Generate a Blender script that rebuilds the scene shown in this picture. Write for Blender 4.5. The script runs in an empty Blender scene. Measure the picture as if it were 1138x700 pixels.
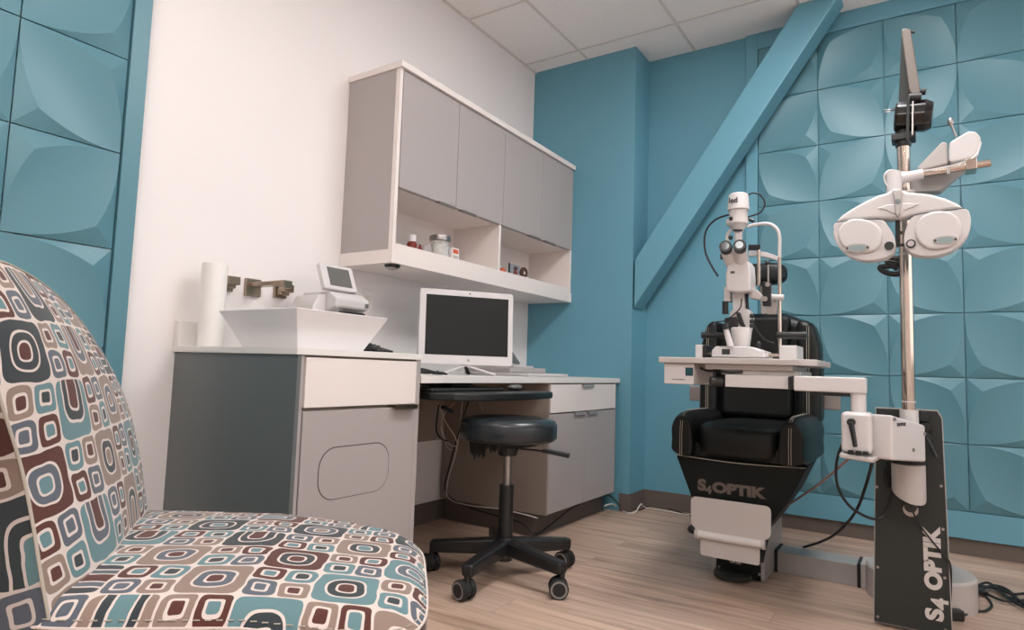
import bpy, bmesh, math, random
from mathutils import Vector, Matrix, Euler
random.seed(7)
D = bpy.data
C = bpy.context.scene.collection
PI = math.pi

# ------------------------------------------------------------------ camera (1138 x 700)
CR = Matrix(((0.8377059684, 0.5452102272, 0.0315359893),
             (0.0201197407, -0.0885167162, 0.9958714711),
             (-0.5457507733, 0.8336129792, 0.0851204699)))   # rows: right, up, forward
FPX = 706.878
EYE = Vector((0, 0, 0.784))

def at(px, py, Y):
    """the point of the plane y = Y seen at a pixel of the 1138 x 700 photograph"""
    r = CR.transposed() @ Vector(((px - 569) / FPX, -(py - 350) / FPX, 1.0))
    return EYE + r * ((Y - EYE.y) / r.y)

def atx(px, py, X):
    r = CR.transposed() @ Vector(((px - 569) / FPX, -(py - 350) / FPX, 1.0))
    return EYE + r * (X / r.x)

def atz(px, py, Z):
    r = CR.transposed() @ Vector(((px - 569) / FPX, -(py - 350) / FPX, 1.0))
    return EYE + r * ((Z - EYE.z) / r.z)

cam_d = D.cameras.new('camera')
cam = D.objects.new('camera', cam_d)
C.objects.link(cam)
cam_d.sensor_width = 36
cam_d.lens = FPX / 1138 * 36
cam_d.clip_start = 0.02
m3 = Matrix((CR[0], CR[1], -CR[2])).transposed()
cam.matrix_world = Matrix.Translation(EYE) @ m3.to_4x4()
bpy.context.scene.camera = cam

# ------------------------------------------------------------------ materials
def lin(c):
    return tuple(((v / 255) / 12.92 if v / 255 <= 0.04045 else ((v / 255 + 0.055) / 1.055) ** 2.4) for v in c) + (1,)

def mat(name, rgb, rough=0.5, metal=0.0, spec=0.5, noise=0.0, nscale=40, bump=0.0, bscale=200, coat=0.0, trans=0.0, emit=None, estr=1.0):
    m = D.materials.new(name)
    m.use_nodes = True
    nt = m.node_tree
    b = nt.nodes['Principled BSDF']
    b.inputs['Base Color'].default_value = lin(rgb)
    b.inputs['Roughness'].default_value = rough
    b.inputs['Metallic'].default_value = metal
    b.inputs['Specular IOR Level'].default_value = spec
    b.inputs['Coat Weight'].default_value = coat
    b.inputs['Transmission Weight'].default_value = trans
    tc = nt.nodes.new('ShaderNodeTexCoord')
    if noise > 0:
        n = nt.nodes.new('ShaderNodeTexNoise')
        n.inputs['Scale'].default_value = nscale
        n.inputs['Detail'].default_value = 4
        mr = nt.nodes.new('ShaderNodeMapRange')
        mr.inputs['To Min'].default_value = 1 - noise
        mr.inputs['To Max'].default_value = 1 + noise
        mx = nt.nodes.new('ShaderNodeVectorMath')
        mx.operation = 'SCALE'
        mx.inputs[0].default_value = lin(rgb)[:3]
        nt.links.new(tc.outputs['Object'], n.inputs['Vector'])
        nt.links.new(n.outputs['Fac'], mr.inputs['Value'])
        nt.links.new(mr.outputs['Result'], mx.inputs['Scale'])
        nt.links.new(mx.outputs['Vector'], b.inputs['Base Color'])
    if bump > 0:
        n = nt.nodes.new('ShaderNodeTexNoise')
        n.inputs['Scale'].default_value = bscale
        n.inputs['Detail'].default_value = 3
        bp = nt.nodes.new('ShaderNodeBump')
        bp.inputs['Strength'].default_value = bump
        bp.inputs['Distance'].default_value = 0.002
        nt.links.new(tc.outputs['Object'], n.inputs['Vector'])
        nt.links.new(n.outputs['Fac'], bp.inputs['Height'])
        nt.links.new(bp.outputs['Normal'], b.inputs['Normal'])
    if emit:
        b.inputs['Emission Color'].default_value = lin(emit)
        b.inputs['Emission Strength'].default_value = estr
    return m

M = {}
M['wall'] = mat('white_wall_paint', (236, 230, 228), 0.6, noise=0.012, nscale=3, bump=0.12, bscale=260)
M['teal'] = mat('teal_wall_paint', (99, 154, 172), 0.42, noise=0.02, nscale=2.5, bump=0.12, bscale=240)
M['tealtile'] = mat('teal_relief_paint', (86, 133, 146), 0.4, noise=0.02, nscale=2.5, bump=0.05, bscale=240)
M['ceiling'] = mat('ceiling_tile', (250, 245, 242), 0.9, noise=0.03, nscale=60, bump=0.3, bscale=300)
M['ceilgrid'] = mat('ceiling_grid_metal', (222, 214, 208), 0.5)
M['base'] = mat('brown_vinyl_base', (98, 88, 82), 0.5, noise=0.05, nscale=8)
M['lamw'] = mat('white_laminate', (232, 222, 217), 0.4, noise=0.01, nscale=6)
M['lamg'] = mat('grey_laminate', (170, 162, 160), 0.38, noise=0.015, nscale=30)
M['lamd'] = mat('dark_grey_laminate', (98, 103, 103), 0.33, noise=0.02, nscale=30)  # same grey laminate, darkened to stand for shade on the sink end panel
M['lamt'] = mat('taupe_grey_laminate', (152, 138, 128), 0.45, noise=0.015, nscale=30)
M['counter'] = mat('solid_white_counter', (226, 222, 218), 0.3, noise=0.015, nscale=80)
M['deskgrey'] = mat('pale_grey_counter_edge', (190, 194, 194), 0.35)
M['gap'] = mat('dark_gap', (52, 48, 46), 0.8)
M['ceramic'] = mat('white_ceramic', (238, 234, 234), 0.12, coat=0.3)
M['nickel'] = mat('brushed_nickel', (160, 145, 128), 0.28, metal=1.0)
M['chrome'] = mat('polished_steel', (205, 190, 178), 0.14, metal=1.0)
M['tin'] = mat('brushed_aluminium', (170, 166, 163), 0.35, metal=1.0)
M['paper'] = mat('white_paper', (236, 232, 228), 0.9, noise=0.01, nscale=50)
M['dev'] = mat('white_device_plastic', (208, 203, 202), 0.32, noise=0.008, nscale=20)
M['devg'] = mat('warm_grey_device_paint', (184, 177, 173), 0.4, noise=0.015, nscale=30)
M['devs'] = mat('silver_grey_paint', (163, 160, 158), 0.38, metal=0.25)
M['blk'] = mat('black_plastic', (27, 28, 29), 0.38, noise=0.05, nscale=30)
M['blkg'] = mat('glossy_black', (14, 14, 15), 0.12, coat=0.6)
M['graph'] = mat('graphite_panel', (42, 46, 44), 0.5, spec=0.4, noise=0.03, nscale=20)
M['rubber'] = mat('black_rubber', (24, 24, 25), 0.7)
M['greyring'] = mat('grey_wheel_ring', (125, 121, 117), 0.5)
M['leather'] = mat('black_leather', (16, 19, 18), 0.38, spec=0.32, noise=0.12, nscale=18, bump=0.35, bscale=330)
M['stoolvinyl'] = mat('black_stool_vinyl', (40, 46, 49), 0.26, noise=0.1, nscale=12, bump=0.12, bscale=120)
M['lampblk'] = mat('lamp_head_black', (22, 20, 19), 0.22)
M['armgrey'] = mat('lamp_arm_grey', (118, 110, 104), 0.4, metal=0.2)
M['skirt'] = mat('matt_black_shell', (14, 18, 16), 0.6, spec=0.25)
M['thread'] = mat('pale_stitching', (170, 162, 150), 0.8)
M['logo'] = mat('bronze_lettering', (104, 92, 84), 0.5)
M['logow'] = mat('white_lettering', (205, 198, 194), 0.5)
M['inkd'] = mat('dark_print', (50, 50, 52), 0.6)
M['screen'] = mat('dark_screen', (30, 32, 31), 0.5, spec=0.25)
M['screeng'] = mat('grey_screen', (103, 102, 99), 0.25)
M['switch'] = mat('teal_switch', (20, 72, 84), 0.3)
M['cableb'] = mat('black_cable', (24, 25, 27), 0.5)
M['cablew'] = mat('white_cable', (205, 198, 192), 0.5)
M['cablep'] = mat('greyish_pink_cable', (150, 130, 125), 0.5)
M['red'] = mat('dark_red_liquid', (120, 38, 30), 0.3)
M['orange'] = mat('orange_print', (206, 92, 58), 0.5)
M['brown'] = mat('brown_fur', (84, 60, 52), 0.9, bump=0.6, bscale=300)
M['photo'] = mat('faded_blue_print', (150, 152, 160), 0.5, noise=0.35, nscale=60)
M['cotton'] = mat('white_cotton', (238, 234, 228), 0.95, bump=0.8, bscale=120)
M['lens'] = mat('blue_green_lens', (140, 156, 158), 0.25, spec=0.6)
M['wood'] = mat('dark_wood', (60, 42, 34), 0.5, noise=0.15, nscale=10)
M['lampw'] = mat('light_diffuser', (255, 255, 255), 0.6, emit=(252, 251, 252), estr=18.0)
M['lampmid'] = mat('soft_light_diffuser', (255, 255, 255), 0.6, emit=(254, 251, 249), estr=12.0)
M['lampdim'] = mat('dim_light_diffuser', (255, 255, 255), 0.6, emit=(255, 250, 246), estr=4.2)
M['daypane'] = mat('frosted_daylight_pane', (240, 240, 240), 0.6, emit=(252, 250, 252), estr=1.1)  # glow of the added fill panel, no real source

def glass_mat():
    m = D.materials.new('clear_glass')
    m.use_nodes = True
    b = m.node_tree.nodes['Principled BSDF']
    b.inputs['Base Color'].default_value = (0.9, 0.9, 0.9, 1)
    b.inputs['Roughness'].default_value = 0.05
    b.inputs['Transmission Weight'].default_value = 0.85
    b.inputs['IOR'].default_value = 1.2
    return m
M['glass'] = glass_mat()

def floor_mat():
    m = D.materials.new('oak_plank_floor')
    m.use_nodes = True
    nt = m.node_tree; N = nt.nodes; L = nt.links
    b = N['Principled BSDF']
    tc = N.new('ShaderNodeTexCoord')
    br = N.new('ShaderNodeTexBrick')
    br.inputs['Scale'].default_value = 1
    br.inputs['Brick Width'].default_value = 1.2
    br.inputs['Row Height'].default_value = 0.16
    br.inputs['Mortar Size'].default_value = 0.0012
    br.inputs['Mortar Smooth'].default_value = 0.1
    br.inputs['Color1'].default_value = (0, 0, 0, 1)
    br.inputs['Color2'].default_value = (1, 1, 1, 1)
    br.inputs['Mortar'].default_value = (0.5, 0.5, 0.5, 1)
    br.offset = 0.37
    L.new(tc.outputs['Object'], br.inputs['Vector'])
    # streaks stretched along x
    mp = N.new('ShaderNodeMapping'); mp.inputs['Scale'].default_value = (1.1, 16, 1)
    L.new(tc.outputs['Object'], mp.inputs['Vector'])
    # shift the grain per plank
    sh = N.new('ShaderNodeVectorMath'); sh.operation = 'MULTIPLY_ADD'
    L.new(br.outputs['Color'], sh.inputs[0]); sh.inputs[1].default_value = (9, 5, 3)
    L.new(mp.outputs['Vector'], sh.inputs[2])
    n1 = N.new('ShaderNodeTexNoise'); n1.inputs['Scale'].default_value = 1.6; n1.inputs['Detail'].default_value = 6; n1.inputs['Roughness'].default_value = 0.6; n1.inputs['Distortion'].default_value = 0.6
    L.new(sh.outputs['Vector'], n1.inputs['Vector'])
    mp2 = N.new('ShaderNodeMapping'); mp2.inputs['Scale'].default_value = (6, 120, 1)
    L.new(tc.outputs['Object'], mp2.inputs['Vector'])
    n2 = N.new('ShaderNodeTexNoise'); n2.inputs['Scale'].default_value = 1.0; n2.inputs['Detail'].default_value = 3
    L.new(mp2.outputs['Vector'], n2.inputs['Vector'])
    cr = N.new('ShaderNodeValToRGB')
    e = cr.color_ramp.elements
    e[0].position = 0.28; e[0].color = lin((146, 118, 100))
    e[1].position = 0.72; e[1].color = lin((210, 184, 165))
    x = cr.color_ramp.elements.new(0.5); x.color = lin((188, 160, 141))
    L.new(n1.outputs['Fac'], cr.inputs['Fac'])
    # plank-to-plank tone and fine grain
    pr = N.new('ShaderNodeMapRange'); pr.inputs['To Min'].default_value = 0.86; pr.inputs['To Max'].default_value = 1.08
    L.new(br.outputs['Color'], pr.inputs['Value'])
    fr = N.new('ShaderNodeMapRange'); fr.inputs['To Min'].default_value = 0.9; fr.inputs['To Max'].default_value = 1.1
    L.new(n2.outputs['Fac'], fr.inputs['Value'])
    mu = N.new('ShaderNodeMath'); mu.operation = 'MULTIPLY'
    L.new(pr.outputs['Result'], mu.inputs[0]); L.new(fr.outputs['Result'], mu.inputs[1])
    gap = N.new('ShaderNodeMapRange'); gap.inputs['To Min'].default_value = 1; gap.inputs['To Max'].default_value = 0.75
    L.new(br.outputs['Fac'], gap.inputs['Value'])
    mu2 = N.new('ShaderNodeMath'); mu2.operation = 'MULTIPLY'
    L.new(mu.outputs[0], mu2.inputs[0]); L.new(gap.outputs['Result'], mu2.inputs[1])
    sc = N.new('ShaderNodeVectorMath'); sc.operation = 'SCALE'
    L.new(cr.outputs['Color'], sc.inputs[0]); L.new(mu2.outputs[0], sc.inputs['Scale'])
    L.new(sc.outputs['Vector'], b.inputs['Base Color'])
    b.inputs['Roughness'].default_value = 0.42
    bp = N.new('ShaderNodeBump'); bp.inputs['Strength'].default_value = 0.15; bp.inputs['Distance'].default_value = 0.001
    L.new(n2.outputs['Fac'], bp.inputs['Height']); L.new(bp.outputs['Normal'], b.inputs['Normal'])
    return m
M['floor'] = floor_mat()

# ------------------------------------------------ node arithmetic for the retro fabric
class X:
    nt = None
    def __init__(s, sock): s.s = sock
    @staticmethod
    def op(o, *a):
        n = X.nt.nodes.new('ShaderNodeMath'); n.operation = o
        for i, v in enumerate(a):
            if isinstance(v, X): X.nt.links.new(v.s, n.inputs[i])
            else: n.inputs[i].default_value = v
        return X(n.outputs[0])
    def __add__(s, o): return X.op('ADD', s, o)
    def __radd__(s, o): return X.op('ADD', o, s)
    def __sub__(s, o): return X.op('SUBTRACT', s, o)
    def __rsub__(s, o): return X.op('SUBTRACT', o, s)
    def __mul__(s, o): return X.op('MULTIPLY', s, o)
    def __rmul__(s, o): return X.op('MULTIPLY', o, s)
    def __gt__(s, o): return X.op('GREATER_THAN', s, o)
    def __lt__(s, o): return X.op('LESS_THAN', s, o)
    def floor(s): return X.op('FLOOR', s)
    def fract(s): return X.op('FRACT', s)
    def abs(s): return X.op('ABSOLUTE', s)
    def pow(s, p): return X.op('POWER', s, p)

def mixf(f, a, b):            # f ? b : a
    return a + (b - a) * f

def hsh(i, j, k):
    n = X.nt.nodes.new('ShaderNodeTexWhiteNoise'); n.noise_dimensions = '3D'
    c = X.nt.nodes.new('ShaderNodeCombineXYZ')
    for q, v in enumerate((i, j, k)):
        if isinstance(v, X): X.nt.links.new(v.s, c.inputs[q])
        else: c.inputs[q].default_value = v
    X.nt.links.new(c.outputs[0], n.inputs['Vector'])
    return X(n.outputs['Value'])

def fabric(name, cell=0.098, k=1.0):
    m = D.materials.new(name); m.use_nodes = True
    nt = m.node_tree; X.nt = nt
    b = nt.nodes['Principled BSDF']
    uv = nt.nodes.new('ShaderNodeUVMap'); uv.uv_map = 'UVMap'
    nz = nt.nodes.new('ShaderNodeTexNoise'); nz.inputs['Scale'].default_value = 22; nz.inputs['Detail'].default_value = 1
    nt.links.new(uv.outputs[0], nz.inputs['Vector'])
    sp = nt.nodes.new('ShaderNodeSeparateXYZ'); nt.links.new(uv.outputs[0], sp.inputs[0])
    sn = nt.nodes.new('ShaderNodeSeparateXYZ'); nt.links.new(nz.outputs['Color'], sn.inputs[0])
    u = (X(sp.outputs[0]) * (1 / cell)) + (X(sn.outputs[0]) - 0.5) * 0.11
    v = (X(sp.outputs[1]) * (1 / cell)) + (X(sn.outputs[1]) - 0.5) * 0.11
    I, J = u.floor(), v.floor()
    fx, fy = u.fract() - 0.5, v.fract() - 0.5
    par = X.op('MODULO', X.op('ABSOLUTE', I + J), 2.0) > 0.5         # 1: four small squares
    # small squares
    su, sv = u * 2, v * 2
    si, sj = su.floor(), sv.floor()
    sx, sy = (su.fract() - 0.5).abs(), (sv.fract() - 0.5).abs()
    ds = (sx.pow(5) + sy.pow(5)).pow(0.2)
    # colour of a small square alternates through its block
    r0 = hsh(I, J, 3.0)
    ph = X.op('MODULO', X.op('ABSOLUTE', si), 2.0) + 2 * X.op('MODULO', X.op('ABSOLUTE', sj), 2.0)
    sA = X.op('FRACT', ph * 0.25 + (r0 * 4).floor() * 0.25)
    sB = X.op('FRACT', sA + 0.5)
    # big squares: rounded rings, or a U
    r1 = hsh(I, J, 7.0); r2 = hsh(I, J, 11.0); r3 = hsh(I, J, 17.0)
    sw = r2 > 0.5
    px, py = mixf(sw, fx, fy), mixf(sw, fy, fx)
    flip = 1 - 2 * (r3 > 0.5)
    py = py * flip
    isU = r1 > 0.45
    pyU = X.op('MINIMUM', py - 0.12, 0.0) * 0.85
    pyi = mixf(isU, py, pyU)
    outer = (px.abs().pow(7) + py.abs().pow(7)).pow(1 / 7.0)
    inn = (px.abs().pow(3) + pyi.abs().pow(3)).pow(1 / 3.0)
    def ramp(val, a, bb, inv=False):
        return (val > a) * (val < bb)
    # indices 0 cream, 1 charcoal, 2 brown, 3 taupe, 4 slate, 5 teal -> colour ramp position
    def pal(r, cols):
        cr = nt.nodes.new('ShaderNodeValToRGB'); cr.color_ramp.interpolation = 'CONSTANT'
        el = cr.color_ramp.elements
        while len(el) > 1: el.remove(el[-1])
        for q, c in enumerate(cols):
            if q == 0: el[0].position = 0; el[0].color = lin(c)
            else:
                e = el.new(q / len(cols)); e.color = lin(c)
        nt.links.new(r.s, cr.inputs['Fac'])
        return cr.outputs['Color']
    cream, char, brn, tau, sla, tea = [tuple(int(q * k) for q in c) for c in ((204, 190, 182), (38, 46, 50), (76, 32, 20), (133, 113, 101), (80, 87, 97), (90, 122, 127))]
    def mixc(f, a, bb):
        n = nt.nodes.new('ShaderNodeMix'); n.data_type = 'RGBA'
        nt.links.new(f.s, n.inputs['Factor'])
        for sock, val in ((n.inputs[6], a), (n.inputs[7], bb)):
            if isinstance(val, tuple): sock.default_value = lin(val)
            else: nt.links.new(val, sock)
        return n.outputs[2]
    col = mixc(ds < 0.462, cream, pal(sA, (tau, brn, tea, sla)))
    col = mixc(ds < 0.27, col, cream)
    small = mixc(ds < 0.185, col, pal(sB, (char, sla, brn, tea)))
    bc = pal(r1 * 5.0 - (r1 * 5.0).floor(), (tau, char, tea, brn, char, tau))
    bc2 = pal(r2 * 7.0 - (r2 * 7.0).floor(), (sla, char, char, sla))
    bc3 = pal(r3 * 9.0 - (r3 * 9.0).floor(), (tau, tea, brn))
    c = mixc(outer < 0.480, cream, bc)
    c = mixc(inn < 0.315, c, cream)
    c = mixc(inn < 0.278, c, bc2)
    c = mixc(inn < 0.158, c, cream)
    c = mixc(inn < 0.122, c, bc3)
    c = mixc(outer < 0.480, cream, c)
    fin = mixc(par, c, small)
    nt.links.new(fin, b.inputs['Base Color'])
    b.inputs['Roughness'].default_value = 0.85
    b.inputs['Sheen Weight'].default_value = 0.15
    wv = nt.nodes.new('ShaderNodeTexNoise'); wv.inputs['Scale'].default_value = 900
    nt.links.new(uv.outputs[0], wv.inputs['Vector'])
    bp = nt.nodes.new('ShaderNodeBump'); bp.inputs['Strength'].default_value = 0.25; bp.inputs['Distance'].default_value = 0.001
    nt.links.new(wv.outputs['Fac'], bp.inputs['Height']); nt.links.new(bp.outputs['Normal'], b.inputs['Normal'])
    return m
M['fabric'] = fabric('retro_squares_fabric')
M['fabric_big'] = fabric('retro_squares_fabric_side', cell=0.115, k=0.85)  # larger cells; colours darkened to stand for shade on the chair sides

# ------------------------------------------------------------------ mesh helpers
class MB:
    def __init__(s): s.bm = bmesh.new()
    def face(s, pts):
        return s.bm.faces.new([s.bm.verts.new(p) for p in pts])
    def box(s, a, b, rot=None, origin=None):
        x0, y0, z0 = a; x1, y1, z1 = b
        P = [Vector(p) for p in ((x0, y0, z0), (x1, y0, z0), (x1, y1, z0), (x0, y1, z0), (x0, y0, z1), (x1, y0, z1), (x1, y1, z1), (x0, y1, z1))]
        if rot is not None:
            o = Vector(origin) if origin is not None else (P[0] + P[6]) / 2
            P = [o + rot @ (p - o) for p in P]
        V = [s.bm.verts.new(p) for p in P]
        for f in ((0, 3, 2, 1), (4, 5, 6, 7), (0, 1, 5, 4), (1, 2, 6, 5), (2, 3, 7, 6), (3, 0, 4, 7)):
            s.bm.faces.new([V[i] for i in f])
        return s
    def bar(s, p0, p1, w, h, up=(0, 0, 1), w1=None, h1=None):
        """rectangular bar between two points"""
        p0, p1 = Vector(p0), Vector(p1)
        d = (p1 - p0).normalized(); u = Vector(up)
        sd = d.cross(u)
        if sd.length < 1e-4: sd = d.cross(Vector((1, 0, 0)))
        sd.normalize(); u = sd.cross(d).normalized()
        w1 = w if w1 is None else w1; h1 = h if h1 is None else h1
        V = []
        for p, ww, hh in ((p0, w, h), (p1, w1, h1)):
            for a, c in ((-1, -1), (1, -1), (1, 1), (-1, 1)):
                V.append(s.bm.verts.new(p + sd * a * ww / 2 + u * c * hh / 2))
        for f in ((0, 1, 2, 3), (7, 6, 5, 4), (0, 4, 5, 1), (1, 5, 6, 2), (2, 6, 7, 3), (3, 7, 4, 0)):
            s.bm.faces.new([V[i] for i in f])
        return s
    def cyl(s, p0, p1, r0, r1=None, n=28, cap=True, prof=None):
        """cylinder / cone / lathe along an axis; prof = [(t, r)...]"""
        p0, p1 = Vector(p0), Vector(p1)
        r1 = r0 if r1 is None else r1
        prof = prof or [(0, r0), (1, r1)]
        d = p1 - p0; dn = d.normalized()
        a = dn.orthogonal().normalized(); b = dn.cross(a)
        rings = []
        for t, r in prof:
            c = p0 + d * t
            rings.append([s.bm.verts.new(c + a * math.cos(2 * PI * k / n) * r + b * math.sin(2 * PI * k / n) * r) for k in range(n)])
        for q in range(len(rings) - 1):
            for k in range(n):
                s.bm.faces.new((rings[q][k], rings[q][(k + 1) % n], rings[q + 1][(k + 1) % n], rings[q + 1][k]))
        if cap:
            if prof[0][1] > 1e-5: s.bm.faces.new(rings[0][::-1])
            if prof[-1][1] > 1e-5: s.bm.faces.new(rings[-1])
        return s
    def tube(s, pts, r, n=8, smooth=True, closed=False):
        P = [Vector(p) for p in pts]
        if smooth and len(P) > 2:
            Q = []
            m = len(P)
            for i in range(m - 1):
                a = P[max(i - 1, 0)]; b = P[i]; c = P[i + 1]; d = P[min(i + 2, m - 1)]
                for k in range(8):
                    t = k / 8
                    Q.append(0.5 * ((2 * b) + (c - a) * t + (2 * a - 5 * b + 4 * c - d) * t * t + (3 * b - a - 3 * c + d) * t ** 3))
            Q.append(P[-1]); P = Q
        rings = []
        nrm = None
        for i, p in enumerate(P):
            t = (P[min(i + 1, len(P) - 1)] - P[max(i - 1, 0)])
            if t.length < 1e-7: t = Vector((0, 0, 1))
            t.normalize()
            if nrm is None: nrm = t.orthogonal().normalized()
            else:
                nrm = (nrm - t * nrm.dot(t))
                nrm = nrm.normalized() if nrm.length > 1e-6 else t.orthogonal().normalized()
            b = t.cross(nrm)
            rr = r(i / (len(P) - 1)) if callable(r) else r
            rings.append([s.bm.verts.new(p + (nrm * math.cos(2 * PI * k / n) + b * math.sin(2 * PI * k / n)) * rr) for k in range(n)])
        for q in range(len(rings) - 1):
            for k in range(n):
                s.bm.faces.new((rings[q][k], rings[q][(k + 1) % n], rings[q + 1][(k + 1) % n], rings[q + 1][k]))
        s.bm.faces.new(rings[0][::-1]); s.bm.faces.new(rings[-1])
        return s
    def prism(s, pts, vec):
        """extrude a planar polygon by a vector"""
        vec = Vector(vec)
        A = [s.bm.verts.new(p) for p in pts]; B = [s.bm.verts.new(Vector(p) + vec) for p in pts]
        n = len(A)
        s.bm.faces.new(A[::-1]); s.bm.faces.new(B)
        for k in range(n): s.bm.faces.new((A[k], A[(k + 1) % n], B[(k + 1) % n], B[k]))
        return s
    def ball(s, c, r, seg=20, scale=(1, 1, 1), rot=None):
        mt = Matrix.Translation(c) @ (rot.to_4x4() if rot is not None else Matrix()) @ Matrix.Diagonal((*scale, 1))
        bmesh.ops.create_uvsphere(s.bm, u_segments=seg, v_segments=seg // 2 + 2, radius=r, matrix=mt)
        return s
    def build(s, name, m, parent=None, smooth=True, bevel=0, seg=2, ang=32, sub=0):
        bm = s.bm
        bmesh.ops.recalc_face_normals(bm, faces=bm.faces)
        me = D.meshes.new(name)
        if smooth:
            for f in bm.faces: f.smooth = True
            for e in bm.edges:
                if len(e.link_faces) == 2 and e.calc_face_angle(0) > math.radians(ang): e.smooth = False
        bm.to_mesh(me); bm.free()
        o = D.objects.new(name, me); C.objects.link(o)
        me.materials.append(M[m] if isinstance(m, str) else m)
        if bevel:
            if smooth:
                for e in me.edges: e.use_edge_sharp = False
            bv = o.modifiers.new('bevel', 'BEVEL'); bv.width = bevel; bv.segments = seg; bv.limit_method = 'ANGLE'; bv.angle_limit = math.radians(30)
            bv.harden_normals = bool(smooth)
        if sub:
            sd = o.modifiers.new('sub', 'SUBSURF'); sd.levels = sub; sd.render_levels = sub
            for e in me.edges: e.use_edge_sharp = False
        if parent is not None:
            o.parent = parent
            o.matrix_parent_inverse = Matrix.Translation(parent.location).inverted() if parent.type == 'EMPTY' else Matrix()
            if parent.type != 'EMPTY' and parent.parent is not None:
                o.matrix_parent_inverse = (parent.parent.matrix_basis @ parent.matrix_parent_inverse if False else Matrix())
        return o

def tag(o, label=None, cat=None, group=None, kind=None):
    if label: o['label'] = label
    if cat: o['category'] = cat
    if group: o['group'] = group
    if kind: o['kind'] = kind
    return o

def thing(name, loc, label, cat, group=None):
    o = D.objects.new(name, None); C.objects.link(o)
    o.location = loc; o.empty_display_size = 0.05
    return tag(o, label, cat, group)

def part(mb, name, m, parent, **k):
    """a part modelled in room coordinates, parented under its thing (or a sub-part under a part)"""
    return mb.build(name, m, parent, **k)

def mbx(a, b): return MB().box(a, b)

def rrect(cx, cy, w, h, r, n=6):
    pts = []
    for sx, sy, a0 in ((1, 1, 0), (-1, 1, 90), (-1, -1, 180), (1, -1, 270)):
        for k in range(n + 1):
            a = math.radians(a0 + 90 * k / n)
            pts.append((cx + sx * (w / 2 - r) + r * math.cos(a), cy + sy * (h / 2 - r) + r * math.sin(a)))
    return pts

def text(body, name, size, origin, xd, yd, m, parent, ext=0.0006, off=0.0, sx=1.0, label=None, shear=0.0):
    cu = D.curves.new(name, 'FONT'); cu.body = body; cu.size = size; cu.extrude = ext; cu.offset = off
    cu.align_x = 'CENTER'; cu.align_y = 'CENTER'; cu.shear = shear
    t = D.objects.new(name, cu); C.objects.link(t)
    bpy.context.view_layer.update()
    me = D.meshes.new_from_object(t.evaluated_get(bpy.context.evaluated_depsgraph_get()))
    D.objects.remove(t); D.curves.remove(cu)
    xd = Vector(xd).normalized(); yd = Vector(yd).normalized(); zd = xd.cross(yd)
    mt = Matrix.Translation(origin) @ Matrix((xd * sx, yd, zd)).transposed().to_4x4()
    me.transform(mt)
    me.materials.clear(); me.materials.append(M[m])
    o = D.objects.new(name, me); C.objects.link(o)
    if parent is not None:
        o.parent = parent
        o.matrix_parent_inverse = Matrix.Translation(parent.location).inverted() if parent.type == 'EMPTY' else Matrix()
    if label: o['label'] = label
    return o

# ==================================================================== THE ROOM
XW, YC, YT, XC, ZC = -2.141, 3.456, 3.680, -1.431, 2.744
XR, YB = 1.75, -1.95

def struct(o): o['kind'] = 'structure'; return o
struct(mbx((XW - 0.1, YB - 0.1, -0.08), (XR + 0.1, YT + 0.2, 0)).build('floor', 'floor', smooth=False))
ceil = struct(mbx((XW - 0.1, YB - 0.1, ZC), (XR + 0.1, YT + 0.2, ZC + 0.08)).build('ceiling', 'ceiling', smooth=False))
g = MB()
xs = [-1.752 + 0.61 * k for k in range(0, 6)]
ys = [3.325 - 0.61 * k for k in range(0, 9)]
for x in xs: g.box((x - 0.008, YB, ZC - 0.003), (x + 0.008, YT, ZC + 0.01))
for y in ys: g.box((XW, y - 0.008, ZC - 0.0025), (XR, y + 0.008, ZC + 0.01))
g.box((XW, YB, ZC - 0.005), (XW + 0.016, YT, ZC + 0.01))
part(g, 'grid_rails', 'ceilgrid', ceil, smooth=False)
struct(mbx((XW - 0.1, YB, 0), (XW, YT + 0.1, ZC)).build('wall_left', 'wall', smooth=False))
struct(mbx((XW, YT, 0), (XR, YT + 0.1, ZC)).build('wall_back', 'teal', smooth=False))
struct(mbx((XW, YC, 0), (XC, YT, ZC)).build('wall_column', 'teal', smooth=False))
struct(mbx((XR, YB, 0), (XR + 0.1, YT + 0.1, ZC)).build('wall_right', 'wall', smooth=False))
struct(mbx((XW - 0.1, YB - 0.1, 0), (XR + 0.1, YB, ZC)).build('wall_front', 'wall', smooth=False))
# baseboards
b = MB()
b.box((XW, 1.72, 0), (XW + 0.008, YC, 0.1)).box((XW, 1.02, 0), (XW + 0.008, 1.2, 0.1))
struct(b.build('baseboard_left', 'base', smooth=False))
b = MB()
b.box((-1.49, YC - 0.008, 0), (XC + 0.008, YC, 0.1)).box((XC, YC, 0), (XC + 0.008, YT, 0.1))
struct(b.build('baseboard_column', 'base', smooth=False))
b = MB()
b.box((XC, YT - 0.008, 0), (XR, YT, 0.1))
struct(b.build('baseboard_back', 'base', smooth=False))

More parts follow.
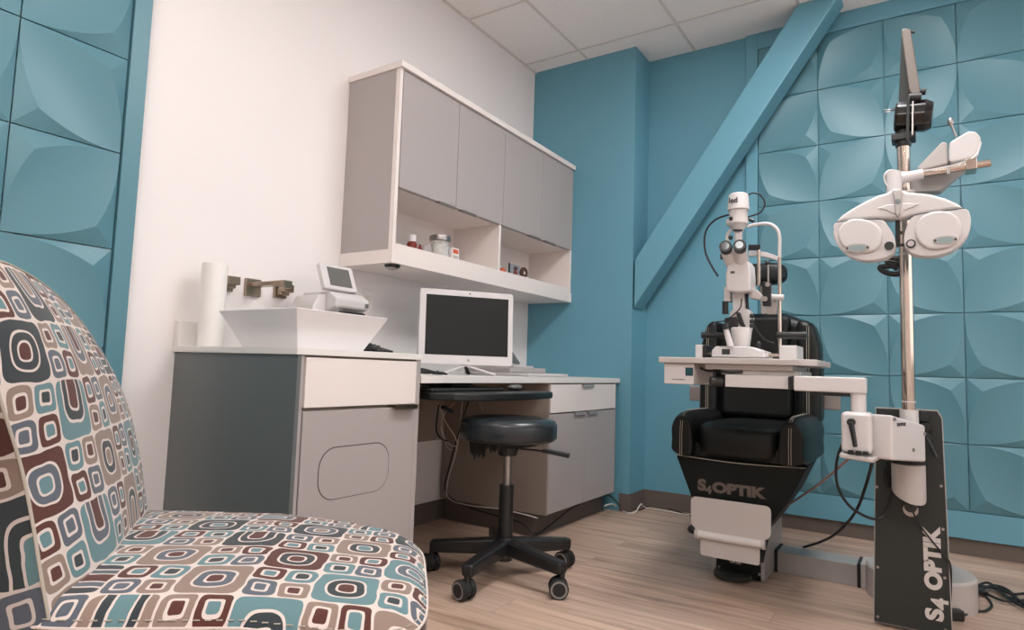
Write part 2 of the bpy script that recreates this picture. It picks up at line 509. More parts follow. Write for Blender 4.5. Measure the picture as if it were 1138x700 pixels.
# ---- relief tile fields: every tile is a saddle face whose two inset corners fall away in facets
def tile_field(P0, U, V, Nn, us, vs, parity, name, parent, depth=0.044, n=20):
    """us, vs: seam positions along U and V from P0; parity: (iu+iv) odd/even of the star corners"""
    bm = bmesh.new()
    P0, U, V, Nn = map(Vector, (P0, U, V, Nn))
    p = 0.195
    def cv(t):
        return p * ((1 - t) / (1 - p)) ** 2.3
    def curve_a(w):                      # from P1 (p, p) to the corner (0, 1)
        t = p + (1 - p) * w
        return (cv(t), t)
    def curve_b(w):                      # from P1 to the corner (1, 0)
        a, c = curve_a(w); return (c, a)
    for i in range(len(us) - 1):
        for j in range(len(vs) - 1):
            g0 = 0.0018
            u0, u1, v0, v1 = us[i] + g0, us[i + 1] - g0, vs[j] + g0, vs[j + 1] - g0
            star00 = (i + j + parity) % 2 == 0
            def pt(s_, t_, h):
                t2 = t_ if star00 else 1 - t_
                return bm.verts.new(P0 + U * (u0 + (u1 - u0) * s_) + V * (v0 + (v1 - v0) * t2) + Nn * h)
            H = lambda s_, t_: 0.006 + depth * (s_ + t_ - 1) ** 2
            # curved face as a Coons patch between the four ridge curves
            m = n
            grid = []
            for a in range(m + 1):
                row = []
                for c in range(m + 1):
                    x, y = a / m, c / m
                    # corners: (0,0)=P1 (1,0)=B (0,1)=A (1,1)=P2
                    b0, b1 = curve_b(x), None
                    q = curve_b(1 - x); top = (1 - q[1], 1 - q[0]) ; top = (1 - curve_b(1 - x)[0], 1 - curve_b(1 - x)[1])
                    lf = curve_a(y); rt = (1 - curve_a(1 - y)[0], 1 - curve_a(1 - y)[1])
                    c00, c10, c01, c11 = (p, p), (1, 0), (0, 1), (1 - p, 1 - p)
                    P_ = [(1 - y) * b0[k] + y * top[k] + (1 - x) * lf[k] + x * rt[k]
                          - ((1 - x) * (1 - y) * c00[k] + x * (1 - y) * c10[k] + (1 - x) * y * c01[k] + x * y * c11[k]) for k in (0, 1)]
                    row.append(pt(P_[0], P_[1], H(*P_)))
                grid.append(row)
            for a in range(m):
                for c in range(m):
                    bm.faces.new((grid[a][c], grid[a + 1][c], grid[a + 1][c + 1], grid[a][c + 1]))
            # facets falling from the ridges to the tile edges, and the rim down into the groove
            lfE = [pt(0, k / m, 0.006) for k in range(m + 1)]
            btE = [lfE[0]] + [pt(k / m, 0, 0.006) for k in range(1, m + 1)]
            rtE = [btE[-1]] + [pt(1, k / m, 0.006) for k in range(1, m + 1)]
            tpE = [lfE[-1]] + [pt(k / m, 1, 0.006) for k in range(1, m)] + [rtE[-1]]
            def ribbon(E1, E2):
                for k in range(m):
                    try: bm.faces.new((E1[k], E1[k + 1], E2[k + 1], E2[k]))
                    except ValueError: pass
            ribbon(lfE, [grid[0][k] for k in range(m + 1)])
            ribbon(btE, [grid[k][0] for k in range(m + 1)])
            ribbon(rtE, [grid[m][k] for k in range(m + 1)])
            ribbon(tpE, [grid[k][m] for k in range(m + 1)])
            edge = lfE[::-1] + btE[1:] + rtE[1:] + tpE[::-1][1:-1]
            low = [bm.verts.new(v.co - Nn * 0.010) for v in edge]
            for k in range(len(edge)):
                k2 = (k + 1) % len(edge)
                bm.faces.new((edge[k], low[k], low[k2], edge[k2]))
    for f in bm.faces: f.smooth = True
    bmesh.ops.recalc_face_normals(bm, faces=bm.faces)
    for e in bm.edges:
        if len(e.link_faces) == 2 and e.calc_face_angle(0) > math.radians(11): e.smooth = False
    me = D.meshes.new(name); bm.to_mesh(me); bm.free()
    me.materials.append(M['tealtile'])
    o = D.objects.new(name, me); C.objects.link(o)
    if parent is not None: o.parent = parent
    return o

# back wall panelling: frame boards and tile field
frame_b = MB()
TT = 0.022
frame_b.box((-0.842, YT - TT, 0.075), (-0.778, YT, ZC)).box((-0.778, YT - TT, 2.648), (XR, YT, ZC)).box((-0.778, YT - TT, 0.075), (XR, YT, 0.197))
trim1 = struct(part(frame_b, 'trim_1', 'teal', None, smooth=False, bevel=0.0015))
us = [-0.776 + 0.3085 * k for k in range(0, 9)]
vs = [0.199 + 0.306 * k for k in range(9)]
us = [u + 0.0 for u in us]
# star corner at x=.158 (index 3), z=.80 (index 2) -> odd
tile_field((0, YT - 0.012, 0), (1, 0, 0), (0, 0, 1), (0, -1, 0), us, vs, 1, 'tile_panel', trim1)
# left wall panelling
fl = MB()
LT = 0.028
fl.box((XW, 0.958, 0.0), (XW + LT, 1.012, ZC)).box((XW, YB, 2.648), (XW + LT, 0.958, ZC)).box((XW, YB, 0.0), (XW + LT, 0.958, 0.197))
trim2 = struct(part(fl, 'trim_2', 'tealtile', None, smooth=False, bevel=0.0015))
usl = [-0.252, 0.053, 0.359, 0.665, 0.955]
tile_field((XW + 0.014, 0, 0), (0, 1, 0), (0, 0, 1), (1, 0, 0), usl, [0.199 + 0.306 * k for k in range(9)], 1, 'tile_panel', trim2)
# (node y=.665 index 3, z=1.42 index 4 -> odd)

# diagonal brace beam
bs = 1.458
yb0, yb1 = YC + 0.002, 3.602
p_br = (-1.4200, 1.165); 
beam = [(-1.4215, 1.442), (-1.4215, 1.162), (-0.33, 2.742), (-0.533, 2.742)]
struct(MB().prism([(x, yb0, z) for x, z in beam], (0, yb1 - yb0, 0)).build('trim_3', 'teal', smooth=False, bevel=0.006, seg=3))

# ceiling light fixtures (outside the frame, above and behind the camera)
def ceiling_light(x, y, label, s):
    t = thing('ceiling_light', (x, y, ZC), label, 'ceiling light', 'recessed ceiling lights')
    fr = MB()
    w, l = 0.58, 1.19
    for a, c in (((-w / 2, -l / 2), (w / 2, -l / 2 + 0.03)), ((-w / 2, l / 2 - 0.03), (w / 2, l / 2)), ((-w / 2, -l / 2), (-w / 2 + 0.03, l / 2)), ((w / 2 - 0.03, -l / 2), (w / 2, l / 2))):
        fr.box((x + a[0], y + a[1], ZC - 0.016), (x + c[0], y + c[1], ZC - 0.0045))
    part(fr, 'frame', 'ceilgrid', t, smooth=False)
    part(mbx((x - w / 2 + 0.03, y - l / 2 + 0.03, ZC - 0.014), (x + w / 2 - 0.03, y + l / 2 - 0.03, ZC - 0.0045)), 'diffuser', s, t, smooth=False)
    return t
ceiling_light(-0.227, 2.105, 'long recessed ceiling light above the exam area', 'lampw')
ceiling_light(-0.227, -0.335, 'long recessed ceiling light at the rear of the room', 'lampmid')
ceiling_light(0.993, -0.335, 'long recessed ceiling light nearer the right wall', 'lampmid')
ceiling_light(-1.447, 0.275, 'recessed ceiling light above the patterned chair', 'lampdim')
# added glowing fill panel on the right-hand wall, unseen, only brightens the room
fill_fr = MB()
for a, c in (((1.0, 0.85), (3.4, 0.91)), ((1.0, 2.29), (3.4, 2.35)), ((1.0, 0.85), (1.06, 2.35)), ((3.34, 0.85), (3.4, 2.35)), ((2.17, 0.85), (2.23, 2.35))):
    fill_fr.box((XR - 0.03, a[0], a[1]), (XR - 0.0005, c[0], c[1]))
fill_pnl = struct(part(fill_fr, 'window_1', 'lamw', None, smooth=False))
part(mbx((XR - 0.012, 1.06, 0.91), (XR - 0.006, 3.34, 2.29)), 'pane', 'daypane', fill_pnl, smooth=False)

# ==================================================================== SINK CABINET
XF = -1.50                                                     # common front plane of base cabinets
t = thing('sink_cabinet', (-1.83, 1.45, 0), 'grey base cabinet under the vessel sink with white drawer and trash flap', 'cabinet')
body = mbx((XW + 0.009, 1.2, 0.0), (XF - 0.022, 1.705, 0.807))
part(body, 'body', 'lamt', t, smooth=False)
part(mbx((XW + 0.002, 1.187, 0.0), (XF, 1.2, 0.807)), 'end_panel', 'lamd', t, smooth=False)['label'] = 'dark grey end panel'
part(mbx((XF - 0.022, 1.69, 0.0), (XF + 0.0, 1.713, 0.807)), 'end_panel', 'lamg', t, smooth=False)
part(mbx((XF - 0.021, 1.2, 0.0), (XF - 0.004, 1.214, 0.807)), 'stile', 'lamg', t, smooth=False)
part(mbx((XF - 0.02, 1.217, 0.655), (XF + 0.002, 1.69, 0.800)), 'drawer_front', 'lamw', t, smooth=False, bevel=0.001)['label'] = 'white drawer front'
door = part(mbx((XF - 0.02, 1.217, 0.02), (XF, 1.69, 0.645)), 'door', 'lamg', t, smooth=False, bevel=0.001)
y0, y1, z0, z1 = 1.282, 1.575, 0.378, 0.535
ring = [(XF + 0.0004, y, z) for y, z in rrect((y0 + y1) / 2, (z0 + z1) / 2, y1 - y0, z1 - z0, 0.062, 8)]
part(MB().prism(ring, (-0.002, 0, 0)), 'flap_gap', 'gap', door, smooth=False)
ring = [(XF + 0.0012, y, z) for y, z in rrect((y0 + y1) / 2, (z0 + z1) / 2 - 0.0005, y1 - y0 - 0.005, z1 - z0 - 0.005, 0.06, 8)]
part(MB().prism(ring, (-0.003, 0, 0)), 'flap', 'lamg', door, smooth=False)
h = MB().box((XF - 0.01, 1.575, 0.650), (XF + 0.022, 1.684, 0.653)).box((XF + 0.0195, 1.575, 0.638), (XF + 0.022, 1.684, 0.653))
part(h, 'handle', 'nickel', t, smooth=False)

t = tag(MB().box((XW + 0.001, 1.18, 0.807), (XF + 0.004, 1.717, 0.827)).build('countertop', 'counter', smooth=False, bevel=0.0015),
        'short white countertop slab carrying the vessel sink', 'countertop')
part(mbx((XW + 0.001, 1.18, 0.827), (XW + 0.026, 1.717, 0.912)), 'backsplash', 'counter', t, smooth=False, bevel=0.001)

# vessel basin: flared rectangular bowl
def basin():
    bm = bmesh.new()
    rim = [(-1.905, 1.188), (-1.52, 1.188), (-1.52, 1.562), (-1.905, 1.562)]
    bot = [(-1.845, 1.243), (-1.575, 1.243), (-1.575, 1.507), (-1.845, 1.507)]
    def sub(poly, z, k=8):
        out = []
        for i in range(4):
            a, b2 = Vector(poly[i]), Vector(poly[(i + 1) % 4])
            for q in range(k): 
                p = a.lerp(b2, q / k); out.append(bm.verts.new((p.x, p.y, z)))
        return out
    def off(poly, d):
        cx = sum(p[0] for p in poly) / 4; cy = sum(p[1] for p in poly) / 4
        return [(p[0] - d * (1 if p[0] > cx else -1), p[1] - d * (1 if p[1] > cy else -1)) for p in poly]
    loops = [sub(bot, 0.828), sub(rim, 0.942), sub(off(rim, 0.007), 0.943), sub(off(bot, 0.004), 0.842)]
    for a, b2 in zip(loops, loops[1:]):
        for k in range(len(a)):
            k2 = (k + 1) % len(a); bm.faces.new((a[k], a[k2], b2[k2], b2[k]))
    bm.faces.new(loops[0][::-1]); bm.faces.new(loops[-1])
    mb = MB(); mb.bm.free(); mb.bm = bm
    return mb
t = tag(basin().build('vessel_sink', 'ceramic', smooth=False, bevel=0.002), 'white flared rectangular vessel sink on the short countertop', 'sink')
part(MB().cyl((-1.7, 1.375, 0.8425), (-1.7, 1.375, 0.846), 0.022), 'drain', 'chrome', t)

t = thing('faucet', (XW, 1.44, 1.06), 'brushed nickel wall-mounted faucet with two square handles', 'faucet')
for y in (1.352, 1.585):
    hb = MB().box((XW, y - 0.028, 1.035), (XW + 0.012, y + 0.028, 1.09))
    hb.box((XW + 0.01, y - 0.02, 1.045), (XW + 0.04, y + 0.02, 1.072))
    hb.box((XW + 0.025, y - 0.023, 1.056), (XW + 0.062, y + 0.023, 1.086))
    part(hb, 'handle', 'nickel', t, smooth=False, bevel=0.002)
hb = MB().box((XW, 1.43, 1.028), (XW + 0.014, 1.495, 1.094)).box((XW + 0.01, 1.444, 1.062), (XW + 0.215, 1.481, 1.078)).box((XW + 0.195, 1.446, 1.05), (XW + 0.215, 1.479, 1.066))
part(hb, 'spout', 'nickel', t, smooth=False, bevel=0.002)

# upright paper roll
rc = (-2.045, 1.252)
t = tag(MB().cyl((rc[0], rc[1], 0.828), (rc[0], rc[1], 1.112), 0.041, n=40).build('paper_roll', 'paper', ang=50), 'tall white paper roll standing upright beside the sink', 'paper roll')
part(MB().cyl((rc[0], rc[1], 1.1125), (rc[0], rc[1], 1.1145), 0.017, n=24), 'core', 'brown', t)

# eye testing device with tilted screen, on the counter behind the sink
t = thing('diagnostic_device', (-2.0, 1.63, 0.827), 'small white diagnostic device with tilted grey screen behind the sink', 'medical device')
bd = MB()
prof = [(1.585, 0.828), (1.70, 0.828), (1.70, 1.0), (1.69, 1.035), (1.66, 1.05), (1.61, 1.05), (1.595, 1.03)]
bx0, bx1 = -2.07, -1.93
bd.prism([(bx0, y - 0.02, z) for y, z in [(1.60, 0.828), (1.715, 0.828), (1.715, 1.0), (1.70, 1.043), (1.665, 1.05), (1.63, 1.045), (1.605, 1.0)]], (bx1 - bx0, 0, 0))
part(bd, 'body', 'dev', t, bevel=0.008, seg=3)
hd = MB().prism([(-2.07, 1.64, 0.985), (-1.91, 1.64, 0.985), (-1.87, 1.64, 1.0), (-1.865, 1.64, 1.035), (-1.91, 1.64, 1.062), (-2.07, 1.64, 1.062)], (0, 0.17, 0))
part(hd, 'printer_housing', 'dev', t, bevel=0.01, seg=3)
part(mbx((-1.90, 1.68, 0.972), (-1.872, 1.79, 0.986)), 'underside', 'blk', t, smooth=False)
part(mbx((-1.8675, 1.785, 1.008), (-1.8655, 1.802, 1.024)), 'port', 'screeng', t, smooth=False)
sR = Euler((0, math.radians(-22), 0)).to_matrix()
so = Vector((-1.915, 1.69, 1.065))
scx = MB().box((so.x - 0.012, 1.613, 1.065), (so.x + 0.012, 1.778, 1.175), rot=sR, origin=so)
sc = part(scx, 'screen_frame', 'dev', t, bevel=0.005, seg=3)
part(MB().box((so.x + 0.0122, 1.643, 1.081), (so.x + 0.0135, 1.753, 1.16), rot=sR, origin=so), 'screen', 'screeng', sc, smooth=False)

# telephone on the counter, right of the basin
t = thing('telephone', (-1.72, 1.66, 0.827), 'black desk telephone peeking out right of the vessel sink', 'telephone')
tb = MB().prism([(-1.80, 1.615, 0.828), (-1.62, 1.615, 0.828), (-1.62, 1.615, 0.837), (-1.80, 1.615, 0.875)], (0, 0.085, 0))
part(tb, 'body', 'blk', t, smooth=False, bevel=0.004)
hs = MB().bar((-1.81, 1.588, 0.872), (-1.63, 1.588, 0.848), 0.034, 0.022)
part(hs, 'handset', 'blk', t, bevel=0.008, seg=3)
kp = MB()
for i in range(4):
    for j in range(3):
        x = -1.75 + i * 0.022; kp.box((x, 1.632 + j * 0.018, 0.855 - i * 0.0045), (x + 0.014, 1.645 + j * 0.018, 0.869 - i * 0.0045))
part(kp, 'keypad', 'screeng', t, smooth=False)['kind'] = 'stuff'

# wall outlet
t = tag(mbx((XW, 2.02, 1.01), (XW + 0.006, 2.09, 1.125)).build('wall_outlet', 'wall', smooth=False, bevel=0.002), 'white wall outlet plate behind the counter, under the wall cabinet', 'outlet')
part(mbx((XW + 0.006, 2.038, 1.035), (XW + 0.0075, 2.072, 1.1)), 'socket', 'lamw', t, smooth=False)

# ==================================================================== DESK
t = tag(mbx((XW + 0.001, 1.718, 0.725), (XF + 0.003, YC - 0.002, 0.752)).build('desk_worktop', 'counter', smooth=False, bevel=0.002), 'long white desk worktop running to the teal column', 'worktop')
part(mbx((XW + 0.001, 1.718, 0.752), (XW + 0.02, YC - 0.002, 0.80)), 'backsplash', 'counter', t, smooth=False)
part(mbx((XW + 0.001, 1.718, 0.41), (XW + 0.016, 2.66, 0.725)), 'modesty_panel', 'lamt', t, smooth=False)['label'] = 'brown grey panel under the worktop'

t = thing('desk_cabinet', (-1.8, 3.05, 0), 'grey two-door base cabinet with white drawer under the right end of the desk', 'cabinet')
CY0, CY1 = 2.645, 3.40
part(mbx((XW + 0.01, CY0 + 0.001, 0.11), (XF - 0.022, CY1, 0.724)), 'body', 'lamt', t, smooth=False)
part(mbx((XW + 0.01, CY0 - 0.012, 0.11), (XF - 0.001, CY0 + 0.001, 0.724)), 'end_panel', 'lamt', t, smooth=False)
part(mbx((XF - 0.022, CY1 - 0.02, 0.11), (XF - 0.004, CY1 + 0.012, 0.724)), 'filler', 'lamt', t, smooth=False)
part(mbx((XW + 0.01, CY0 + 0.01, 0.0), (XF - 0.075, CY1 + 0.01, 0.11)), 'toe_kick', 'base', t, smooth=False)
def tab(y, z, par, w=0.1):
    part(MB().box((XF - 0.006, y - w / 2, z - 0.002), (XF + 0.012, y + w / 2, z + 0.0005)).box((XF + 0.010, y - w / 2, z - 0.016), (XF + 0.012, y + w / 2, z)), 'handle', 'devs', par, smooth=False)
dr = part(mbx((XF - 0.02, CY0 + 0.006, 0.583), (XF + 0.001, CY1 - 0.004, 0.718)), 'drawer_front', 'lamw', t, smooth=False, bevel=0.001)
dr['label'] = 'white drawer front'
tab(3.03, 0.722, dr, 0.13)
for ya, yb, hy in ((CY0 + 0.003, 3.018, 2.945), (3.021, CY1 - 0.002, 3.095)):
    d_ = part(mbx((XF - 0.02, ya, 0.113), (XF, yb, 0.576)), 'door', 'lamg', t, smooth=False, bevel=0.001)
    tab(hy, 0.580, d_, 0.12)

# keyboard tray with mouse
t = thing('keyboard_tray', (-1.62, 2.2, 0.725), 'black keyboard tray hanging under the front of the desk', 'keyboard tray')
tr = [(-1.66, 1.80), (-1.50, 1.765), (-1.41, 1.80), (-1.35, 1.93), (-1.33, 2.22), (-1.36, 2.42), (-1.43, 2.47), (-1.66, 2.47)]
part(MB().prism([(x, y, 0.664) for x, y in tr], (0, 0, 0.029)), 'tray', 'blk', t, bevel=0.007, seg=3)
part(mbx((-1.70, 2.0, 0.693), (-1.58, 2.12, 0.724)), 'bracket', 'blk', t, smooth=False, bevel=0.004)
part(mbx((-1.98, 1.95, 0.708), (-1.62, 2.18, 0.724)), 'track', 'blk', t, smooth=False)
part(mbx((-1.655, 1.78, 0.6935), (-1.50, 2.25, 0.706)), 'wrist_rest', 'graph', t, bevel=0.005)
t = tag(MB().ball((-1.50, 2.33, 0.6945 + 0.013), 0.03, scale=(0.95, 1.6, 0.42)).build('computer_mouse', 'screeng'), 'grey computer mouse on the black keyboard tray', 'mouse')

# all-in-one computer
nx = Vector((0.803, -0.596, 0)); rx = Vector((0.596, 0.803, 0)); uz = Vector((0, 0, 1))
bl = atx(464.5, 401, -1.86); tl = None
mo = Vector((bl.x, bl.y, 0.797))
W_, H_ = 0.439, 0.335
# width chosen so that the panel spans its real size; thickness 18 mm, tilted back a touch
tilt = 0.04
up = (uz - nx * tilt).normalized()
def mp(u, v, d): return mo + rx * u + up * v + nx * d
t = thing('desktop_computer', (mo.x + 0.15, mo.y + 0.2, 0.752), 'white all-in-one computer with dark screen standing on the desk', 'computer')
def slab(u0, u1, v0, v1, d0, d1, rr=0):
    if rr:
        return MB().prism([mp(u, v, d0) for u, v in rrect((u0 + u1) / 2, (v0 + v1) / 2, u1 - u0, v1 - v0, rr, 5)], nx * (d1 - d0))
    return MB().prism([mp(u0, v0, d0), mp(u1, v0, d0), mp(u1, v1, d0), mp(u0, v1, d0)], nx * (d1 - d0))
cs = part(slab(0, W_, 0, H_, -0.03, 0, 0.012), 'casing', 'dev', t, bevel=0.002)
part(slab(0.028, W_ - 0.024, 0.042, H_ - 0.026, -0.001, 0.0006), 'screen', 'screen', t, smooth=False)
part(MB().cyl(mp(W_ * 0.52, H_ - 0.013, 0.0), mp(W_ * 0.52, H_ - 0.013, 0.001), 0.0035), 'webcam', 'blk', t)
part(MB().cyl(mp(W_ * 0.52, 0.021, 0.0), mp(W_ * 0.52, 0.021, 0.001), 0.007), 'badge', 'tin', t)
hng = mp(W_ * 0.50, -0.005, -0.02)
for u, dd in ((0.105, 0.03), (0.35, 0.03), (0.29, -0.2)):
    ft = MB().bar(Vector((hng.x, hng.y, 0.7965)), Vector((mp(u, 0, dd).x, mp(u, 0, dd).y, 0.7575)), 0.018, 0.009)
    part(ft, 'leg', 'dev' if dd > 0 else 'blk', t, smooth=False, bevel=0.002)

# stack of papers / flat white devices and tilted tablet at the right of the computer
t = thing('tilted_tablet', (-1.9, 2.95, 0.79), 'tilted grey tablet on a white stand right of the computer', 'tablet')
a0 = Vector((-1.93, atx(579.5, 404, -1.93).y - 0.17, 0.806))
dy_ = a0.y - 2.84
tbv = Vector((-0.1, -0.045, 0.165))
part(MB().prism([a0, a0 + Vector((0.0, 0.17, 0)), a0 + Vector((0.0, 0.17, 0)) + tbv, a0 + tbv], (-0.014, 0, -0.008)), 'casing', 'dev', t, smooth=False, bevel=0.002)
part(MB().prism([a0 + Vector((0.0008, 0.012, 0.012)), a0 + Vector((0.0008, 0.158, 0.012)), a0 + Vector((0.0008, 0.158, 0.0)) + tbv * 0.94, a0 + Vector((0.0008, 0.012, 0)) + tbv * 0.94], (-0.003, 0, 0)), 'screen', 'screeng', t, smooth=False)
part(mbx((-2.02, 2.82 + dy_, 0.795), (-1.86, 3.03 + dy_, 0.806)), 'stand', 'dev', t, smooth=False, bevel=0.002)
t = thing('flat_scanner', (-1.85, 2.95, 0.752), 'flat white scanner lying on the desk right of the computer', 'scanner')
part(mbx((-2.06, 2.70, 0.753), (-1.66, 3.12, 0.768)), 'base', 'dev', t, smooth=False, bevel=0.004)
part(mbx((-2.05, 2.72, 0.769), (-1.78, 3.08, 0.7945)), 'lid', 'devg', t, smooth=False, bevel=0.005)
# a coil of dark cable lying on the desk at the left
def coil(c, r, z, n, thick, jitter, turns):
    pts = []
    for k in range(n * turns):
        a = 2 * PI * k / n
        rr = r * (1 + random.uniform(-jitter, jitter))
        pts.append((c[0] + rr * math.cos(a), c[1] + rr * 1.2 * math.sin(a), z + thick + random.uniform(0, thick * 5)))
    return MB().tube(pts, thick, n=6)
tag(coil((-1.70, 1.93), 0.08, 0.752, 9, 0.004, 0.3, 3).build('cable_bundle', 'cableb'), 'tangled dark cables on the desk left of the computer', 'cable')

# ==================================================================== WALL CABINET
UX = -1.831
t = thing('wall_cabinet', (XW, 2.68, 1.205), 'long grey wall cabinet with four doors and open white shelf', 'wall cabinet')
Y0, Y1 = 1.885, 3.452
part(mbx((XW + 0.001, Y0 - 0.008, 2.035), (UX + 0.014, Y1, 2.062)), 'top_panel', 'lamw', t, smooth=False, bevel=0.001)
part(mbx((XW + 0.001, Y0 - 0.004, 1.205), (UX + 0.003, Y1, 1.262)), 'bottom_panel', 'lamw', t, smooth=False, bevel=0.001)
part(mbx((XW + 0.001, Y0, 1.262), (UX - 0.024, Y0 + 0.016, 2.035)), 'side_panel', 'lamg', t, smooth=False)
part(mbx((XW + 0.001, Y1 - 0.02, 1.262), (UX - 0.003, Y1, 2.035)), 'side_panel', 'lamw', t, smooth=False)
part(mbx((UX - 0.024, Y0, 1.262), (UX - 0.002, Y0 + 0.018, 2.035)), 'edge_strip', 'lamw', t, smooth=False)['label'] = 'white front edge strip'
part(mbx((XW + 0.001, Y0 + 0.016, 1.262), (XW + 0.01, Y1 - 0.02, 2.035)), 'back_panel', 'lamw', t, smooth=False)
part(mbx((XW + 0.01, Y0 + 0.016, 1.525), (UX - 0.024, Y1 - 0.02, 1.543)), 'shelf', 'lamw', t, smooth=False)
part(mbx((XW + 0.01, 2.655, 1.262), (UX - 0.003, 2.673, 1.525)), 'divider', 'lamw', t, smooth=False)
part(mbx((XW + 0.01, Y0 + 0.018, 1.2625), (UX + 0.001, Y1 - 0.02, 1.2885)), 'shelf_board', 'lamw', t, smooth=False)
ysp = [Y0 + 0.022, 2.292, 2.684, 3.075, 3.45]
for k in range(4):
    d_ = part(mbx((UX - 0.02, ysp[k], 1.527), (UX, ysp[k + 1] - 0.0035, 2.033)), 'door', 'lamg', t, smooth=False, bevel=0.001)
    hy = (ysp[k + 1] - 0.085) if k % 2 == 0 else (ysp[k] + 0.085)
    part(MB().box((UX - 0.012, hy - 0.055, 1.5215), (UX + 0.014, hy + 0.055, 1.5245)).box((UX + 0.0115, hy - 0.055, 1.511), (UX + 0.014, hy + 0.055, 1.5245)), 'handle', 'armgrey', d_, smooth=False)
# puck light under the cabinet
t = thing('puck_light', (-1.87, 1.93, 1.205), 'small round downlight under the near corner of the wall cabinet', 'light')
pc = (-1.875, 1.935)
part(MB().cyl((pc[0], pc[1], 1.2045), (pc[0], pc[1], 1.193), 0.034, 0.03), 'housing', 'blk', t)
part(MB().cyl((pc[0], pc[1], 1.1928), (pc[0], pc[1], 1.184), 0.022, prof=[(0, .024), (.6, .022), (1, .012)]), 'lens', 'tin', t)

# things on the open shelf (shelf top z = 1.262, lip in front)
SZ = 1.2892
def shelfx(px, py, x=-1.90):
    return atx(px, py, x)
def at_y(px, x):                                     # y of a shelf item seen at column px
    return atx(px, 268, x).y
y = at_y(458, -1.90)
t = thing('red_bottle', (-1.90, y, SZ), 'small red bottle with white lid at the left end of the shelf', 'bottle')
part(MB().cyl((-1.90, y, SZ), (-1.90, y, SZ + 0.042), 0.02, prof=[(0, .019), (.1, .022), (.8, .022), (1, .016)]), 'body', 'red', t)
part(MB().cyl((-1.90, y, SZ + 0.0425), (-1.90, y, SZ + 0.072), 0.019), 'lid', 'dev', t)
y = at_y(467, -1.88)
t = tag(MB().cyl((-1.88, y, SZ), (-1.88, y, SZ + 0.034), 0.011, prof=[(0, .010), (.6, .011), (.7, .006), (1, .006)]).build('dropper_bottle', 'red'), 'tiny dark red dropper bottle beside the white-lidded bottle', 'bottle')
y = at_y(475, -1.885)
t = tag(MB().cyl((-1.885, y, SZ), (-1.885, y, SZ + 0.04), 0.02, prof=[(0, .012), (.05, .02), (.7, .022), (.95, .018), (1, .017)]).build('glass_dish', 'glass'), 'small clear glass dish left of the cotton jar', 'dish')
y = at_y(489, -1.91)
t = thing('glass_jar', (-1.91, y, SZ), 'clear glass jar of cotton with grey metal lid on the shelf', 'jar')
part(MB().cyl((-1.91, y, SZ), (-1.91, y, SZ + 0.082), 0.046, prof=[(0, .04), (.05, .045), (.85, .045), (1, .04)]), 'jar_body', 'glass', t)
part(MB().cyl((-1.91, y, SZ + 0.083), (-1.91, y, SZ + 0.108), 0.05, prof=[(0, .049), (.4, .051), (.9, .049), (1, .045)]), 'lid', 'tin', t)
tag(MB().cyl((-1.91, y, SZ + 0.004), (-1.91, y, SZ + 0.07), 0.038, prof=[(0, .03), (.2, .038), (.8, .038), (1, .028)]).build('cotton_wool', 'cotton'), 'white cotton wool filling the glass jar', 'cotton', kind='stuff')
y = at_y(506, -1.875)
t = thing('medicine_box', (-1.875, y, SZ), 'small white box with orange print right of the cotton jar', 'box')
part(mbx((-1.895, y - 0.026, SZ), (-1.87, y + 0.026, SZ + 0.06)), 'carton', 'paper', t, smooth=False)
part(mbx((-1.8699, y - 0.020, SZ + 0.034), (-1.8692, y + 0.020, SZ + 0.054)), 'print_band', 'orange', t, smooth=False)
part(mbx((-1.8699, y - 0.020, SZ + 0.006), (-1.8692, y + 0.020, SZ + 0.026)), 'text_block', 'devg', t, smooth=False)
y = at_y(558, -1.90)
t = tag(MB().ball((-1.90, y + 0.012, SZ + 0.018), 0.018, scale=(1, 1.1, 1)).build('orange_ornament', 'orange'), 'small orange ornament just right of the shelf divider', 'ornament')
y = at_y(573, -1.96)
t = thing('picture_card', (-1.96, y, SZ), 'pale blue printed card standing at the back of the shelf', 'card')
part(mbx((-1.965, y - 0.05, SZ), (-1.962, y + 0.055, SZ + 0.09)), 'card', 'photo', t, smooth=False)
part(mbx((-1.968, y - 0.054, SZ), (-1.959, y - 0.0505, SZ + 0.092)), 'edge', 'graph', t, smooth=False)
y = at_y(574, -1.90)
t = thing('bear_figurine', (-1.90, y, SZ), 'tiny dark red standing figurine in front of the card', 'figurine')
part(MB().ball((-1.90, y, SZ + 0.022), 0.02, scale=(0.6, 0.6, 1.1)), 'body', 'red', t)
part(MB().ball((-1.90, y, SZ + 0.052), 0.011), 'head', 'brown', t)
y = at_y(583, -1.885)
t = thing('ring_toy', (-1.885, y, SZ), 'round brown ring-shaped toy with pale centre on the shelf', 'toy')
mb = MB()
R_, r_ = 0.021, 0.0125
for k in range(20):
    pass
ringpts = [(-1.885, y + R_ * math.cos(2 * PI * k / 20), SZ + 0.0345 + R_ * math.sin(2 * PI * k / 20)) for k in range(21)]
part(MB().tube(ringpts, r_, n=12, smooth=False), 'ring', 'brown', t)
part(MB().ball((-1.885, y, SZ + 0.0345), 0.011, scale=(0.8, 1, 1)), 'centre', 'cotton', t)
y = at_y(590, -1.87)
t = tag(MB().ball((-1.87, y + 0.01, SZ + 0.0065), 0.0065, scale=(1, 1.6, 1)).build('pebble', 'inkd'), 'tiny dark pebble right of the brown ring toy', 'pebble')

